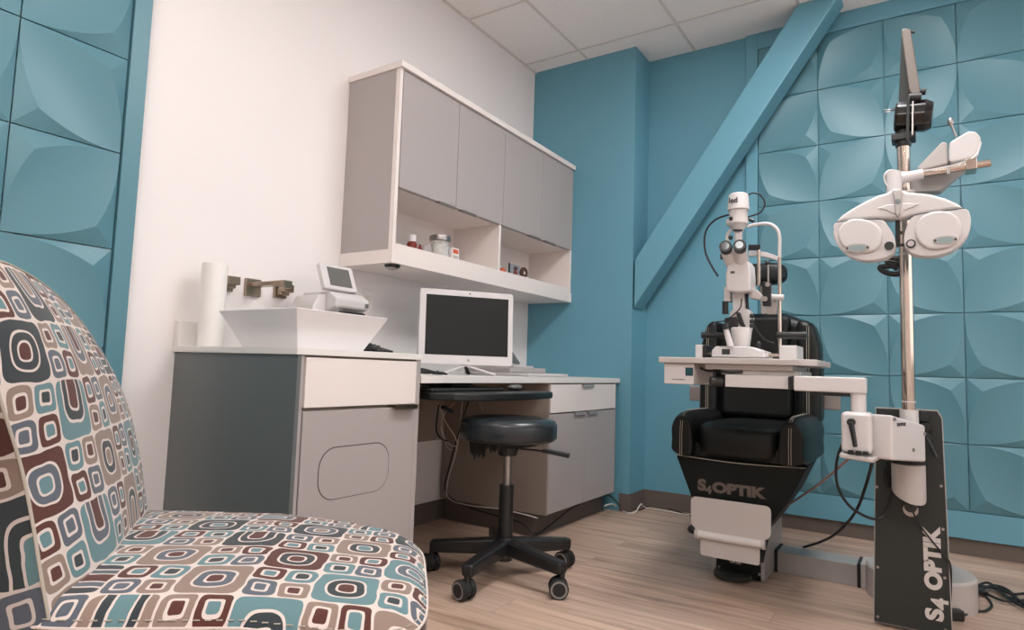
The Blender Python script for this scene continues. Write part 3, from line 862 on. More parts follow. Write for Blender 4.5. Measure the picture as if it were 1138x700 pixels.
# ==================================================================== STOOL
sc_ = Vector((-1.358, 2.075, 0))
t = thing('rolling_stool', sc_, 'round black vinyl stool on a five-spoke caster base', 'stool')
zt, zb = 0.600, 0.512
prof = [(0, .10), (0.0, .165), (.07, .18), (.22, .187), (.7, .187), (.88, .181), (.96, .168), (1.0, .145), (1.01, .10), (1.015, .04)]
st = part(MB().cyl(sc_ + Vector((0, 0, zb)), sc_ + Vector((0, 0, zt)), 0.19, n=64, prof=prof), 'seat', 'stoolvinyl', t, ang=60)
part(MB().tube([sc_ + Vector((0.186 * math.cos(a), 0.186 * math.sin(a), zb + 0.052 + 0.014)) for a in [2 * PI * k / 48 for k in range(49)]], 0.0022, n=6, smooth=False), 'piping', 'stoolvinyl', st)
for a in (-1.75, 0.35, 2.4):
    part(MB().bar(sc_ + Vector((0.1875 * math.cos(a), 0.1875 * math.sin(a), zb + 0.012)), sc_ + Vector((0.1875 * math.cos(a), 0.1875 * math.sin(a), zb + 0.064)), 0.0015, 0.0015), 'seam', 'rubber', st, smooth=False)
part(MB().box((sc_.x - 0.09, sc_.y - 0.08, 0.492), (sc_.x + 0.09, sc_.y + 0.08, 0.512)).cyl(sc_ + Vector((0, 0, 0.455)), sc_ + Vector((0, 0, 0.494)), 0.035, 0.045), 'mount_plate', 'blk', t, bevel=0.003)
part(MB().cyl(sc_ + Vector((0, 0, 0.30)), sc_ + Vector((0, 0, 0.46)), 0.016), 'gas_lift', 'tin', t)
part(MB().cyl(sc_ + Vector((0, 0, 0.065)), sc_ + Vector((0, 0, 0.345)), 0.029, 0.027), 'column', 'blk', t)
lv = MB().tube([sc_ + Vector((0.02, 0.03, 0.48)), sc_ + Vector((0.10, 0.075, 0.475)), sc_ + Vector((0.145, 0.10, 0.468))], 0.004)
lv.bar(sc_ + Vector((0.11, 0.08, 0.478)), sc_ + Vector((0.205, 0.12, 0.462)), 0.045, 0.014)
part(lv, 'lever', 'blk', t, bevel=0.003)
# tattered lining hanging under the seat
fr_ = MB()
for k in range(60):
    x = sc_.x - 0.12 + 0.13 * random.random(); yy = sc_.y - 0.10 + 0.05 * random.random()
    L_ = random.uniform(0.02, 0.045) + (0.03 if x < sc_.x - 0.075 else 0)
    fr_.prism([(x, yy, 0.513), (x + 0.022, yy + 0.006, 0.513), (x + 0.013 + random.uniform(-.01, .01), yy, 0.513 - L_)], (0.002, 0.004, 0))
tt = part(fr_, 'torn_lining', 'rubber', t, smooth=False); tt['kind'] = 'stuff'
angs = [math.radians(a) for a in (-83, -11, 61, 133, 205)]
for a, cdeg in zip(angs, (168, 213, 175, 190, 160)):
    d = Vector((math.cos(a), math.sin(a), 0))
    w = MB()
    # spoke: tapered, gently falling, rounded end
    w.bar(sc_ + d * 0.015 + Vector((0, 0, 0.118)), sc_ + d * 0.29 + Vector((0, 0, 0.098)), 0.062, 0.058, w1=0.044, h1=0.044)
    sp = part(w, 'spoke', 'blk', t, bevel=0.011, seg=3)
    cpt = sc_ + d * 0.283
    # caster: fork stem, hooded twin wheels
    ca = math.radians(cdeg)
    cd = Vector((math.cos(ca), math.sin(ca), 0)); sdv = Vector((-cd.y, cd.x, 0))
    cc = cpt + cd * 0.012 + Vector((0, 0, 0.0345))
    cs_ = part(MB().cyl(cpt + Vector((0, 0, 0.05)), cpt + Vector((0, 0, 0.09)), 0.010).cyl(cc - sdv * 0.0095, cc + sdv * 0.0095, 0.030), 'caster', 'blk', t)
    for s in (-1, 1):
        part(MB().cyl(cc + sdv * s * 0.010, cc + sdv * s * 0.030, 0.034, prof=[(0, .0335), (.15, .0342), (.8, .0342), (1, .031)]), 'wheel', 'rubber', cs_)
        rg = MB()
        n = 28
        o1 = cc + sdv * s * 0.0303
        for k in range(n):
            a0, a1 = 2 * PI * k / n, 2 * PI * (k + 1) / n
            q = [o1 + (cd * math.cos(x) + uz * math.sin(x)) * r for x, r in ((a0, .0295), (a1, .0295), (a1, .0225), (a0, .0225))]
            rg.face(q)
        part(rg, 'wheel_ring', 'greyring', cs_)
part(MB().cyl(sc_ + Vector((0, 0, 0.085)), sc_ + Vector((0, 0, 0.152)), 0.05, 0.036), 'hub', 'blk', t)

# ==================================================================== PATTERNED SLIPPER CHAIR
fr = Vector((.783, .622, 0)); fw = Vector((-.622, .783, 0))
def cw(u, v, z): return fr * u + fw * v + Vector((0, 0, z))
def lerp(a, b, t): return a + (b - a) * t

def uvmesh(name, grid, uvs, m, parent, closed_u=False):
    """grid of points [i][j] with matching uv -> smooth mesh object"""
    bm = bmesh.new(); L = bm.loops.layers.uv.new('UVMap')
    V = [[bm.verts.new(p) for p in r] for r in grid]
    for i in range(len(V) - 1):
        for j in range(len(V[0]) - 1):
            f = bm.faces.new((V[i][j], V[i + 1][j], V[i + 1][j + 1], V[i][j + 1])); f.smooth = True
            for lp, (a, b2) in zip(f.loops, ((i, j), (i + 1, j), (i + 1, j + 1), (i, j + 1))): lp[L].uv = uvs[a][b2]
    me = D.meshes.new(name); bm.to_mesh(me); bm.free(); me.materials.append(M[m])
    o = D.objects.new(name, me); C.objects.link(o)
    if parent is not None:
        o.parent = parent; o.matrix_parent_inverse = Matrix.Translation(parent.location).inverted() if parent.type == 'EMPTY' else Matrix()
    return o

t = thing('slipper_chair', cw(-0.4, 1.25, 0), 'armless chair in retro rounded-square fabric in the near left corner', 'chair')
# seat plan: four corners (u, v)
NL, NR, FRc, FL = (-0.60, 0.935), (-0.015, 0.935), (-0.055, 1.50), (-0.76, 1.56)
def plan(s, w):       # s: back->front, w: near->far
    a = (lerp(NL[0], NR[0], s), lerp(NL[1], NR[1], s)); b2 = (lerp(FL[0], FRc[0], s), lerp(FL[1], FRc[1], s))
    return lerp(a[0], b2[0], w), lerp(a[1], b2[1], w)
def disc(ang, rho):
    """square-ish disc: direction angle and radius 0..1 to (s, w)"""
    c, s_ = math.cos(ang), math.sin(ang)
    # superellipse exponent: tighter on the near side, rounder at the far front corner
    n = 9.0
    if c > 0 and s_ > 0: n = 3.3
    elif c > 0: n = 7.0
    r = (abs(c) ** n + abs(s_) ** n) ** (-1 / n)
    return 0.5 + 0.5 * r * rho * c, 0.5 + 0.5 * r * rho * s_
def dome(s, w):
    e = max(0, min(1, s)); f = max(0, min(1, w))
    return 0.442 + 0.022 * (1 - abs(2 * f - 1) ** 2.6) * 1.0 - 0.028 * max(0, e - 0.55) / 0.45 * (1) ** 1
NA = 120
grid, uvs = [], []
rhos = [k / 22 for k in range(23)]
for rho in rhos:
    row, ur = [], []
    for k in range(NA + 1):
        a = 2 * PI * k / NA
        s, w = disc(a, rho); u, v = plan(s, w)
        z = dome(s, w) - 0.022 * max(0, (rho - 0.86) / 0.14) ** 2.2
        row.append(cw(u, v, z)); ur.append((u, v))
    grid.append(row); uvs.append(ur)
seat = uvmesh('seat', grid, uvs, 'fabric', t)
# boxed side of the seat cushion, below the seam
grid, uvs = [], []
per = [0]
for k in range(NA):
    s0, w0 = disc(2 * PI * k / NA, 1); s1, w1 = disc(2 * PI * (k + 1) / NA, 1)
    a = plan(s0, w0); b2 = plan(s1, w1); per.append(per[-1] + math.hypot(a[0] - b2[0], a[1] - b2[1]))
def edgez(k):
    s, w = disc(2 * PI * k / NA, 1); return dome(s, w) - 0.022
for q, (dz, sc1) in enumerate(((0, 1.0), (-0.012, 1.004), (-0.14, 1.01), (-0.28, 0.985))):
    row, ur = [], []
    for k in range(NA + 1):
        s, w = disc(2 * PI * k / NA, sc1); u, v = plan(s, w)
        row.append(cw(u, v, edgez(k) + dz)); ur.append((per[k] + 0.03, dz))
    grid.append(row); uvs.append(ur)
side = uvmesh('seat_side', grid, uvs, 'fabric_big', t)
# welt seam and stitch line around the seat
wl = []
for k in range(NA + 1):
    s, w = disc(2 * PI * k / NA, 1.002); u, v = plan(s, w); wl.append(cw(u, v, edgez(k) - 0.001))
part(MB().tube(wl, 0.0022, n=6, smooth=False), 'seam', 'fabric', t)
st_ = MB()
for k in range(0, 120):
    a0 = 2 * PI * k / NA
    s, w = disc(a0, 0.982); u, v = plan(s, w)
    s2, w2 = disc(a0 + 2 * PI / NA * 0.55, 0.982); u2, v2 = plan(s2, w2)
    zz = dome(s, w) - 0.022 * (0.122 / 0.14) ** 2.2 + 0.001
    st_.bar(cw(u, v, zz), cw(u2, v2, zz), 0.0018, 0.0012)
part(st_, 'stitching', 'thread', t, smooth=False)
# plywood underside and feet
bt = []
for k in range(0, NA, 4):
    s, w = disc(2 * PI * k / NA, 0.96); u, v = plan(s, w); bt.append(cw(u, v, 0.115))
part(MB().prism(bt, (0, 0, 0.02)), 'base_frame', 'wood', t, smooth=False)
for s, w in ((0.1, 0.1), (0.9, 0.1), (0.88, 0.86), (0.1, 0.9)):
    u, v = plan(s, w); part(MB().cyl(cw(u, v, 0.0), cw(u, v, 0.116), 0.016, 0.026), 'leg', 'wood', t)

# backrest: front outline in (v, z) on a leaning plane, bulging towards the sitter
def bu(v, z): return -0.53 - 0.28 * (v - 0.95) - 0.30 * (z - 0.43)
out = [(0.955, 0.30), (0.95, 0.45), (0.962, 0.54), (0.966, 0.62), (0.950, 0.70), (0.935, 0.78), (0.93, 0.85), (0.955, 0.893), (1.0, 0.915), (1.06, 0.926), (1.15, 0.923), (1.25, 0.912), (1.36, 0.888), (1.47, 0.846), (1.56, 0.79), (1.625, 0.72), (1.655, 0.63), (1.65, 0.54), (1.62, 0.46), (1.585, 0.38), (1.56, 0.30), (1.35, 0.30), (1.15, 0.30)]
def smooth_loop(P, k=5):
    Q = []; n = len(P)
    for i in range(n):
        a, b2, c, d = [Vector(P[(i + q) % n]) for q in (-1, 0, 1, 2)]
        for j in range(k):
            tt_ = j / k
            Q.append(0.5 * ((2 * b2) + (c - a) * tt_ + (2 * a - 5 * b2 + 4 * c - d) * tt_ ** 2 + (3 * b2 - a - 3 * c + d) * tt_ ** 3))
    return Q
OL = smooth_loop(out)
cen = Vector((1.29, 0.60))
def backpt(rho, p, depth=0.0, bul=0.055):
    q = cen + (p - cen) * rho
    nrm = Vector((1.0, 0.28, 0.30)).normalized()       # in (u, v, z)
    off = bul * (1 - rho ** 2.6) + depth
    return cw(bu(q.x, q.y) + nrm.x * off, q.x + nrm.y * off, q.y + nrm.z * off), (q.x, q.y * 1.04)
grid, uvs = [], []
for rho in [k / 18 for k in range(19)]:
    row, ur = [], []
    for p in OL + [OL[0]]:
        a, b2 = backpt(rho, p); row.append(a); ur.append((b2[1] + 0.02, b2[0] + 0.03))
    grid.append(row); uvs.append(ur)
back = uvmesh('backrest', grid, uvs, 'fabric', t)
# side band and rear of the back
grid, uvs = [], []
pl = [0]
LP = OL + [OL[0]]
for k in range(len(LP) - 1): pl.append(pl[-1] + (LP[k + 1] - LP[k]).length)
for dd, rho in ((0, 1.0), (-0.012, 1.01), (-0.06, 1.012), (-0.115, 1.0), (-0.13, 0.97), (-0.138, 0.6), (-0.14, 0.0)):
    row, ur = [], []
    for k, p in enumerate(LP):
        nrm = Vector((1.0, 0.28, 0.30)).normalized()
        q = cen + (p - cen) * rho
        row.append(cw(bu(q.x, q.y) + nrm.x * dd, q.x + nrm.y * dd, q.y + nrm.z * dd)); ur.append((pl[k] + 0.05, -dd + (1 - rho) * 0.4 + 0.06))
    grid.append(row); uvs.append(ur)
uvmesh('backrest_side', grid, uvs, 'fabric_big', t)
part(MB().tube([backpt(1.003, p)[0] for p in LP], 0.0024, n=8, smooth=False), 'piping', M['thread'], t)

# ==================================================================== EXAM CHAIR
t = thing('exam_chair', (-0.62, 2.8, 0), 'black leather reclining exam chair with silver footrest', 'exam chair')
# base
part(MB().box((-0.715, 2.66, 0.01), (-0.552, 2.98, 0.33)), 'base_core', 'blk', t, smooth=False)
part(MB().box((-0.718, 2.645, 0.006), (-0.548, 2.66, 0.33)), 'base_front', 'graph' if False else 'skirt', t, smooth=False)
part(MB().prism([(-0.552, 2.642, 0.006), (-0.552, 2.99, 0.006), (-0.552, 2.99, 0.40), (-0.552, 2.70, 0.40), (-0.552, 2.642, 0.30)], (0.014, 0, 0)), 'side_cover', 'devs', t, smooth=False, bevel=0.002)
part(MB().prism([(-0.735, 2.642, 0.006), (-0.735, 2.99, 0.006), (-0.735, 2.99, 0.40), (-0.735, 2.70, 0.40), (-0.735, 2.642, 0.30)], (0.014, 0, 0)), 'side_cover', 'devs', t, smooth=False, bevel=0.002)
fc = at(817, 640, 2.64)
part(MB().cyl((-0.655, 2.64, 0.0), (-0.655, 2.64, 0.024), 0.07, prof=[(0, .066), (.2, .072), (.8, .072), (1, .064)], n=40), 'foot_disc', 'graph', t)
for z, x in ((0.03, -0.71), (0.03, -0.557)):
    part(MB().cyl((x, 2.6445, z), (x, 2.641, z), 0.005, n=12), 'screw', 'tin', t)
# badge with the maker's mark
bg = part(mbx((-0.672, 2.6435, 0.05), (-0.622, 2.6448, 0.094)), 'badge', 'blk', t, smooth=False)
text('S4', 'badge_lettering', 0.04, (-0.647, 2.643, 0.079), (1, 0, 0), (0, 0, 1), 'logow', bg, off=0.0008)
text('OPTIK', 'badge_lettering', 0.015, (-0.647, 2.643, 0.058), (1, 0, 0), (0, 0, 1), 'logow', bg, off=0.0003)
# tapering shell under the seat
def px(p, Y): return at(p[0], p[1], Y)
sh = MB()
SF, SB = 2.50, 2.98
fpoly = [(-0.842, 0.468), (-0.366, 0.468), (-0.43, 0.34), (-0.5, 0.235), (-0.555, 0.16), (-0.70, 0.16), (-0.782, 0.318)]
A = [sh.bm.verts.new((x, SF, z)) for x, z in fpoly]
B = [sh.bm.verts.new((x * 0.9 - 0.06, SB, z)) for x, z in fpoly]
sh.bm.faces.new(A); sh.bm.faces.new(B[::-1])
for k in range(len(A)):
    k2 = (k + 1) % len(A); sh.bm.faces.new((A[k], B[k], B[k2], A[k2]))
shell = part(sh, 'seat_shell', 'skirt', t, smooth=False, bevel=0.006)
lx0 = at(775, 539, 2.4985); lx1 = at(851, 551, 2.4985)
lc = (lx0 + lx1) / 2
text('S', 'maker_lettering', 0.056, (lx0.x + 0.017, 2.4985, lx0.z + 0.001), (1, 0, 0), (0, 0, 1), 'logo', shell, off=0.003, sx=1.15)
text('4', 'maker_lettering', 0.04, (lx0.x + 0.043, 2.498, lx0.z - 0.014), (1, 0, 0), (0, 0, 1), 'logo', shell, off=0.002, sx=1.1)
text('OPTIK', 'maker_lettering', 0.05, ((lx0.x + 0.05 + lx1.x) / 2 , 2.4985, lc.z + 0.002), (1, 0, 0), (0, 0, 1), 'logo', shell, off=0.003, sx=1.3)
part(MB().tube([(-0.842, 2.494, 0.469), (-0.6, 2.49, 0.461), (-0.368, 2.494, 0.468)], 0.0016, n=6), 'edge_piping', 'thread', shell)

def cushion(cx, cy, cz, sx, sy, sz, e=4.0, rot=None, n=32, bulge=0.0):
    """superellipsoid cushion"""
    mb = MB(); bm = mb.bm
    rows = []
    def sg(v, p): return math.copysign(abs(v) ** p, v)
    for i in range(n // 2 + 1):
        ph = -PI / 2 + PI * i / (n // 2)
        row = []
        for j in range(n):
            th = 2 * PI * j / n
            x = sg(math.cos(ph), 2 / e) * sg(math.cos(th), 2 / e); yv = sg(math.cos(ph), 2 / e) * sg(math.sin(th), 2 / e); z = sg(math.sin(ph), 2 / e)
            p = Vector((x * sx / 2, yv * sy / 2, z * sz / 2))
            if rot is not None: p = rot @ p
            row.append(bm.verts.new(p + Vector((cx, cy, cz))))
        rows.append(row)
    for i in range(len(rows) - 1):
        for j in range(n):
            bm.faces.new((rows[i][j], rows[i][(j + 1) % n], rows[i + 1][(j + 1) % n], rows[i + 1][j]))
    bmesh.ops.remove_doubles(bm, verts=bm.verts, dist=1e-5)
    return mb
def prism_cushion(pts, Y0_, Y1_, name, parent, bev=0.03, m='leather', lean=0.0):
    """polygon in (x,z) thickened along y with fat rounded edges; lean shifts y with z"""
    mb = MB()
    zmin = min(p[1] for p in pts)
    A = [mb.bm.verts.new((x, Y0_ + lean * (z - zmin), z)) for x, z in pts]
    B = [mb.bm.verts.new((x, Y1_ + lean * (z - zmin), z)) for x, z in pts]
    n = len(A)
    mb.bm.faces.new(A); mb.bm.faces.new(B[::-1])
    for k in range(n): mb.bm.faces.new((A[k], B[k], B[(k + 1) % n], A[(k + 1) % n]))
    return part(mb, name, m, parent, bevel=bev, seg=5, smooth=True, ang=80)
# seat: centre pad and raised side bolsters
part(cushion(-0.607, 2.715, 0.535, 0.33, 0.50, 0.145, 5), 'seat_pad', 'leather', t)
part(cushion(-0.607, 2.70, 0.495, 0.47, 0.42, 0.07, 6), 'seat_base', 'leather', t)
def bolster(sgn, x_in, x_out, parent):
    # bolster cross-section in (x, z): rounded outside shoulder; swept along y
    mb = MB()
    xs_ = [x_in, x_in + (x_out - x_in) * .12, x_in + (x_out - x_in) * .45, x_in + (x_out - x_in) * .8, x_out, x_out - (x_out - x_in) * .02, x_out - (x_out - x_in) * .08, x_in]
    zs_ = [0.59, 0.622, 0.642, 0.632, 0.585, 0.53, 0.472, 0.466]
    P = smooth_loop(list(zip(xs_, zs_)), 4)
    rings = []
    N_ = 10
    for q in range(N_ + 1):
        f = q / N_; yv = 2.465 + 0.50 * f
        k = min(1, 0.80 + 0.2 * math.sin(min(1, f * 5) * PI / 2)); k2 = k if f < 0.9 else 1 - 0.12 * ((f - .9) / .1) ** 2
        cx_, cz_ = (x_in + x_out) / 2, 0.545
        rings.append([mb.bm.verts.new((cx_ + (p[0] - cx_) * k2, yv, cz_ + (p[1] - cz_) * k2 )) for p in P])
    for a, b2 in zip(rings, rings[1:]):
        for k in range(len(a)): mb.bm.faces.new((a[k], a[(k + 1) % len(a)], b2[(k + 1) % len(a)], b2[k]))
    mb.bm.faces.new(rings[0][::-1]); mb.bm.faces.new(rings[-1])
    bo = part(mb, 'seat_bolster', 'leather', parent, bevel=0.008, seg=3, ang=80)
    for o_ in (0.42, 0.50):
        xm = x_in + (x_out - x_in) * o_
        part(MB().tube([(xm, 2.459, 0.475), (xm, 2.457, 0.54), (xm, 2.461, 0.585), (xm, 2.475, 0.622), (xm, 2.52, 0.641), (xm, 2.60, 0.644), (xm, 2.8, 0.644)], 0.0011, n=5), 'stitching', 'thread', bo)
bolster(-1, -0.765, -0.858, t)
bolster(1, -0.46, -0.362, t)
# backrest
by = 2.93
bout = [(-0.83, 0.60), (-0.852, 0.72), (-0.86, 0.84), (-0.84, 0.95), (-0.79, 1.03), (-0.70, 1.068), (-0.52, 1.068), (-0.43, 1.03), (-0.385, 0.95), (-0.368, 0.84), (-0.378, 0.70), (-0.40, 0.56), (-0.61, 0.54)]
bk = prism_cushion(bout, by, by + 0.11, 'backrest', t, bev=0.045, lean=0.03)
prism_cushion([(-0.735, 0.85), (-0.735, 1.05), (-0.49, 1.05), (-0.49, 0.85)], by - 0.025, by + 0.03, 'upper_pad', bk, bev=0.02, lean=0.03)
prism_cushion([(-0.775, 0.61), (-0.775, 0.845), (-0.475, 0.845), (-0.475, 0.61)], by - 0.045, by + 0.03, 'lumbar_pad', bk, bev=0.025, lean=0.03)
for sg_, x0_, x1_ in ((-1, -0.862, -0.785), (1, -0.365, -0.46)):
    mb = MB()
    pts = [(x0_ + 0.0 * sg_, 0.60), (x0_, 0.80), (x0_ - sg_ * 0.004, 0.92), (x0_ - sg_ * 0.03, 1.02), (x1_, 1.035), (x1_, 0.58)]
    wgo = prism_cushion(pts, by - 0.075, by + 0.06, 'side_wing', bk, bev=0.03, lean=0.03)
    xm = (x0_ + x1_) / 2
    for dx in (-0.004, 0.004):
        part(MB().tube([(xm + dx, by - 0.0762 + 0.03 * (z - 0.58), z) for z in (0.61, 0.7, 0.8, 0.9, 1.0)], 0.0011, n=5), 'stitching', 'thread', wgo)
# headrest and its bracket
hp = at(848, 305, 2.95)
hr = part(cushion(hp.x, 2.95, hp.z, 0.20, 0.10, 0.098, 3.2), 'headrest', 'leather', t)
part(MB().bar((hp.x + 0.01, 3.01, 1.0), (hp.x + 0.0, 3.0, hp.z), 0.05, 0.02, up=(0, 1, 0)), 'headrest_bracket', 'devg', t, bevel=0.003)
# armrest brackets
for p_ in ((775, 437), (924, 446)):
    q = at(p_[0], p_[1], 2.98)
    part(mbx((q.x - 0.035, 2.97, q.z - 0.035), (q.x + 0.035, 3.0, q.z + 0.035)), 'armrest_bracket', 'tin', t, smooth=False, bevel=0.004)
# footrest
fy = 2.42
fo = [at(*p, fy) for p in ((767.6, 551.4), (856.8, 562.5), (857.2, 592), (842, 603), (779, 594), (767.6, 579))]
xs0, xs1 = fo[0].x, fo[1].x
zt_, zb_ = (fo[0].z + fo[1].z) / 2, fo[3].z
fpl = [(xs0, zt_), (xs1, zt_), (xs1, zt_ - 0.11), (xs1 - 0.045, zb_), (xs0 + 0.037, zb_), (xs0, zt_ - 0.105)]
def round_poly(P, rad, k=5):
    Q = []
    n = len(P)
    for i in range(n):
        a, b2, c = Vector(P[i - 1]), Vector(P[i]), Vector(P[(i + 1) % n])
        d0, d1 = (a - b2), (c - b2)
        r_ = min(rad, d0.length * .45, d1.length * .45)
        s0, s1 = b2 + d0.normalized() * r_, b2 + d1.normalized() * r_
        for j in range(k + 1):
            f = j / k; Q.append((1 - f) ** 2 * s0 + 2 * f * (1 - f) * b2 + f * f * s1)
    return Q
fpl = [(q.x, q.y) for q in round_poly(fpl, 0.022)]
part(MB().prism([(x, fy, z) for x, z in fpl], (0, 0.006, 0)), 'footrest_plate', 'devg', t, bevel=0.0029, seg=3)
part(MB().cyl((xs0 + 0.028, fy + 0.002, zb_ - 0.004), (xs1 - 0.03, fy + 0.002, zb_ - 0.004), 0.0145), 'footrest_roller', 'dev', t)
for x in (xs0 + 0.024, xs1 - 0.026):
    part(MB().cyl((x - 0.006, fy + 0.002, zb_ - 0.004), (x + 0.006, fy + 0.002, zb_ - 0.004), 0.0175), 'roller_cap', 'devg', t)
part(MB().prism([(x, fy + 0.006, z) for x, z in rrect((xs0 + xs1) / 2 - 0.002, zb_ - 0.045, xs1 - xs0 - 0.075, 0.07, 0.008, 4)], (0, 0.005, 0)), 'footrest_flap', 'devg', t, smooth=False)
part(MB().ball((xs0 + 0.004, fy + 0.02, zb_ + 0.004), 0.016, scale=(1.3, 1, 1)), 'knob', 'blk', t)
part(MB().prism([(x, fy + 0.012, z) for x, z in ((xs0 + 0.035, zb_ - 0.07), (xs1 - 0.03, zb_ - 0.07), (xs1 - 0.005, zb_ + 0.05), (xs0 + 0.035, zb_ + 0.05))], (0, 0.012, 0)), 'footrest_frame', 'skirt', t, smooth=False)
for x in (xs0 + 0.06, xs1 - 0.06):
    part(MB().bar((x, fy + 0.02, zb_ + 0.02), (x, 2.66, 0.24), 0.02, 0.012), 'footrest_arm', 'skirt', t, smooth=False)

# ==================================================================== INSTRUMENT STAND
PXx, PY_ = -0.052, 2.375                                   # pole axis
t = thing('instrument_stand', (-0.05, 2.7, 0), 'tall grey instrument stand with steel pole and swing arm table', 'instrument stand')
stand = t
# rear housing: rounded column base
part(MB().cyl((-0.04, 2.82, 0.0), (-0.04, 2.82, 0.11), 0.172, prof=[(0, .172), (.93, .172), (1, .165)], n=48), 'base_housing', 'devg', t)
part(MB().box((-0.145, 2.452, 0.0), (0.038, 2.80, 0.60)), 'column_casing', 'devs', t, smooth=False, bevel=0.01)
# bridge to the exam chair base
br_ = MB().box((-0.532, 2.826, 0.0), (-0.235, 2.95, 0.082))
bb = part(br_, 'floor_bridge', 'devs', t, smooth=False, bevel=0.002)
for x in (-0.532, -0.235):
    part(MB().box((x - 0.006, 2.823, 0.0), (x + 0.006, 2.953, 0.086)), 'gasket', 'rubber', bb, smooth=False)
part(MB().box((-0.229, 2.823, 0.0), (-0.18, 2.953, 0.09)), 'bridge_end', 'devg', bb, smooth=False, bevel=0.003)
part(MB().cyl((-0.40, 2.826, 0.008), (-0.40, 2.820, 0.008), 0.006, n=12), 'screw', 'tin', bb)
# graphite face plate with white edge and lettering
ppl = [(-0.161, 0.012), (0.046, 0.012), (0.0335, 0.672), (0.022, 0.694), (-0.145, 0.694)]
part(MB().prism([(x, 2.446, z) for x, z in [(-0.164, 0.008), (0.049, 0.008), (0.0365, 0.673), (0.0235, 0.698), (-0.148, 0.698)]], (0, 0.01, 0)), 'plate_edge', 'devg', t, smooth=False)
fp = part(MB().prism([(x, 2.44, z) for x, z in ppl], (0, 0.006, 0)), 'face_plate', 'graph', t, smooth=False)
for p_ in ((975.5, 685), (975.5, 630), (974.5, 541), (1048, 588), (1050, 642), (1046, 540), (1018, 498), (1051, 700)):
    q = at(p_[0], p_[1], 2.44)
    part(MB().cyl((q.x, 2.4398, q.z), (q.x, 2.4375, q.z), 0.0042, n=12), 'screw', 'tin', fp)
# lettering runs up the plate, reading from the bottom
def plt(px_, py_): return at(px_, py_, 2.4395)
la = plt(1041, 688); lb = plt(1037, 583)
dv = (lb - la).normalized(); Lw = (lb - la).length
xd_ = Vector((dv.x, 0, dv.z)); yd_ = Vector((-dv.z, 0, dv.x))
q = plt(1039.5, 683); text('S', 'maker_lettering', 0.062, (q.x, 2.439, q.z), xd_, yd_, 'logow', fp, off=0.003, sx=1.2)
q = plt(1045.5, 671); text('4', 'maker_lettering', 0.060, (q.x, 2.4385, q.z), xd_, yd_, 'logow', fp, off=0.002, sx=1.1)
q0 = plt(1038.5, 661); q1 = plt(1036, 582); 
text('OPTIK', 'maker_lettering', 0.058, ((q0.x + q1.x) / 2, 2.439, (q0.z + q1.z) / 2), xd_, yd_, 'logow', fp, off=0.0035, sx=1.12)
# black round knobs and lever at the top right of the plate
for p_ in ((1027.5, 463), (1029.5, 474.5)):
    q = at(p_[0], p_[1], 2.42)
    part(MB().cyl((q.x, 2.4395, q.z), (q.x, 2.415, q.z), 0.016, 0.0145, n=28), 'knob', 'blk', t)
q = at(1029, 486, 2.41); q2 = at(1040.5, 508, 2.39)
part(MB().cyl((q.x, 2.4395, q.z), (q.x, 2.40, q.z), 0.014).bar((q.x, 2.40, q.z), (q2.x, 2.385, q2.z), 0.012, 0.012, w1=0.009, h1=0.009), 'clamp_lever', 'blk', t, bevel=0.002)
q = at(982, 520, 2.43)
# sleeve and lower cap of the pole
part(MB().cyl((PXx, PY_, 0.50), (PXx, PY_, 0.697), 0.026, n=36), 'pole_sleeve', 'dev', t)
cap = MB(); n = 36
ra = [cap.bm.verts.new((PXx - 0.005 + 0.046 * math.cos(2 * PI * k / n), PY_ + 0.0 + 0.046 * math.sin(2 * PI * k / n), 0.53)) for k in range(n)]
rb = [cap.bm.verts.new((PXx - 0.005 + 0.046 * math.cos(2 * PI * k / n), PY_ + 0.0 + 0.046 * math.sin(2 * PI * k / n), 0.432 - 0.024 * math.cos(2 * PI * k / n + 0.9) )) for k in range(n)]
for k in range(n): cap.bm.faces.new((ra[k], ra[(k + 1) % n], rb[(k + 1) % n], rb[k]))
cap.bm.faces.new(ra); cap.bm.faces.new(rb[::-1])
part(cap, 'pole_cap', 'devg', t, ang=50, bevel=0.004)
part(MB().cyl((PXx - 0.005, PY_, 0.531), (PXx - 0.005, PY_, 0.541), 0.047, n=36), 'cap_gasket', 'rubber', t)
part(MB().cyl((PXx, PY_, 0.697), (PXx, PY_, 1.56), 0.0185, n=32), 'pole', 'chrome', t)
part(MB().cyl((PXx, PY_, 0.72), (PXx, PY_, 0.724), 0.0195, n=32).cyl((PXx, PY_, 1.19), (PXx, PY_, 1.194), 0.0195, n=32).cyl((PXx, PY_, 1.215), (PXx, PY_, 1.219), 0.0195, n=32), 'cable_ties', 'dev', t)
# swing arm box from pole to the table elbow
EX, EY = -0.172, 2.13
a0 = Vector((PXx + 0.01, PY_ - 0.045, 0)); a1 = Vector((EX + 0.05, EY + 0.02, 0))
d_ = (a1 - a0).normalized(); s_ = Vector((-d_.y, d_.x, 0))
arm = MB()
prof_ = [(a0, 0.545, 0.655), (a1, 0.560, 0.688)]
V_ = []
for p, zb0, zt0 in prof_:
    for ss in (-0.036, 0.036):
        for zz in (zb0, zt0): V_.append(arm.bm.verts.new((p.x + s_.x * ss, p.y + s_.y * ss, zz)))
for f in ((0, 1, 3, 2), (4, 6, 7, 5), (0, 4, 5, 1), (2, 3, 7, 6), (1, 5, 7, 3), (0, 2, 6, 4)): arm.bm.faces.new([V_[i] for i in f])
swing = part(arm, 'swing_arm', 'dev', t, bevel=0.007, seg=3)
mid = (a0 + a1) / 2
side_n = -s_ if (-s_).dot(Vector((0.2, -1, 0))) > 0 else s_
def armp(f, z, off=0.0368): p = a1.lerp(a0, f); return Vector((p.x, p.y, z)) + side_n * off
xd2 = (a0 - a1).normalized()
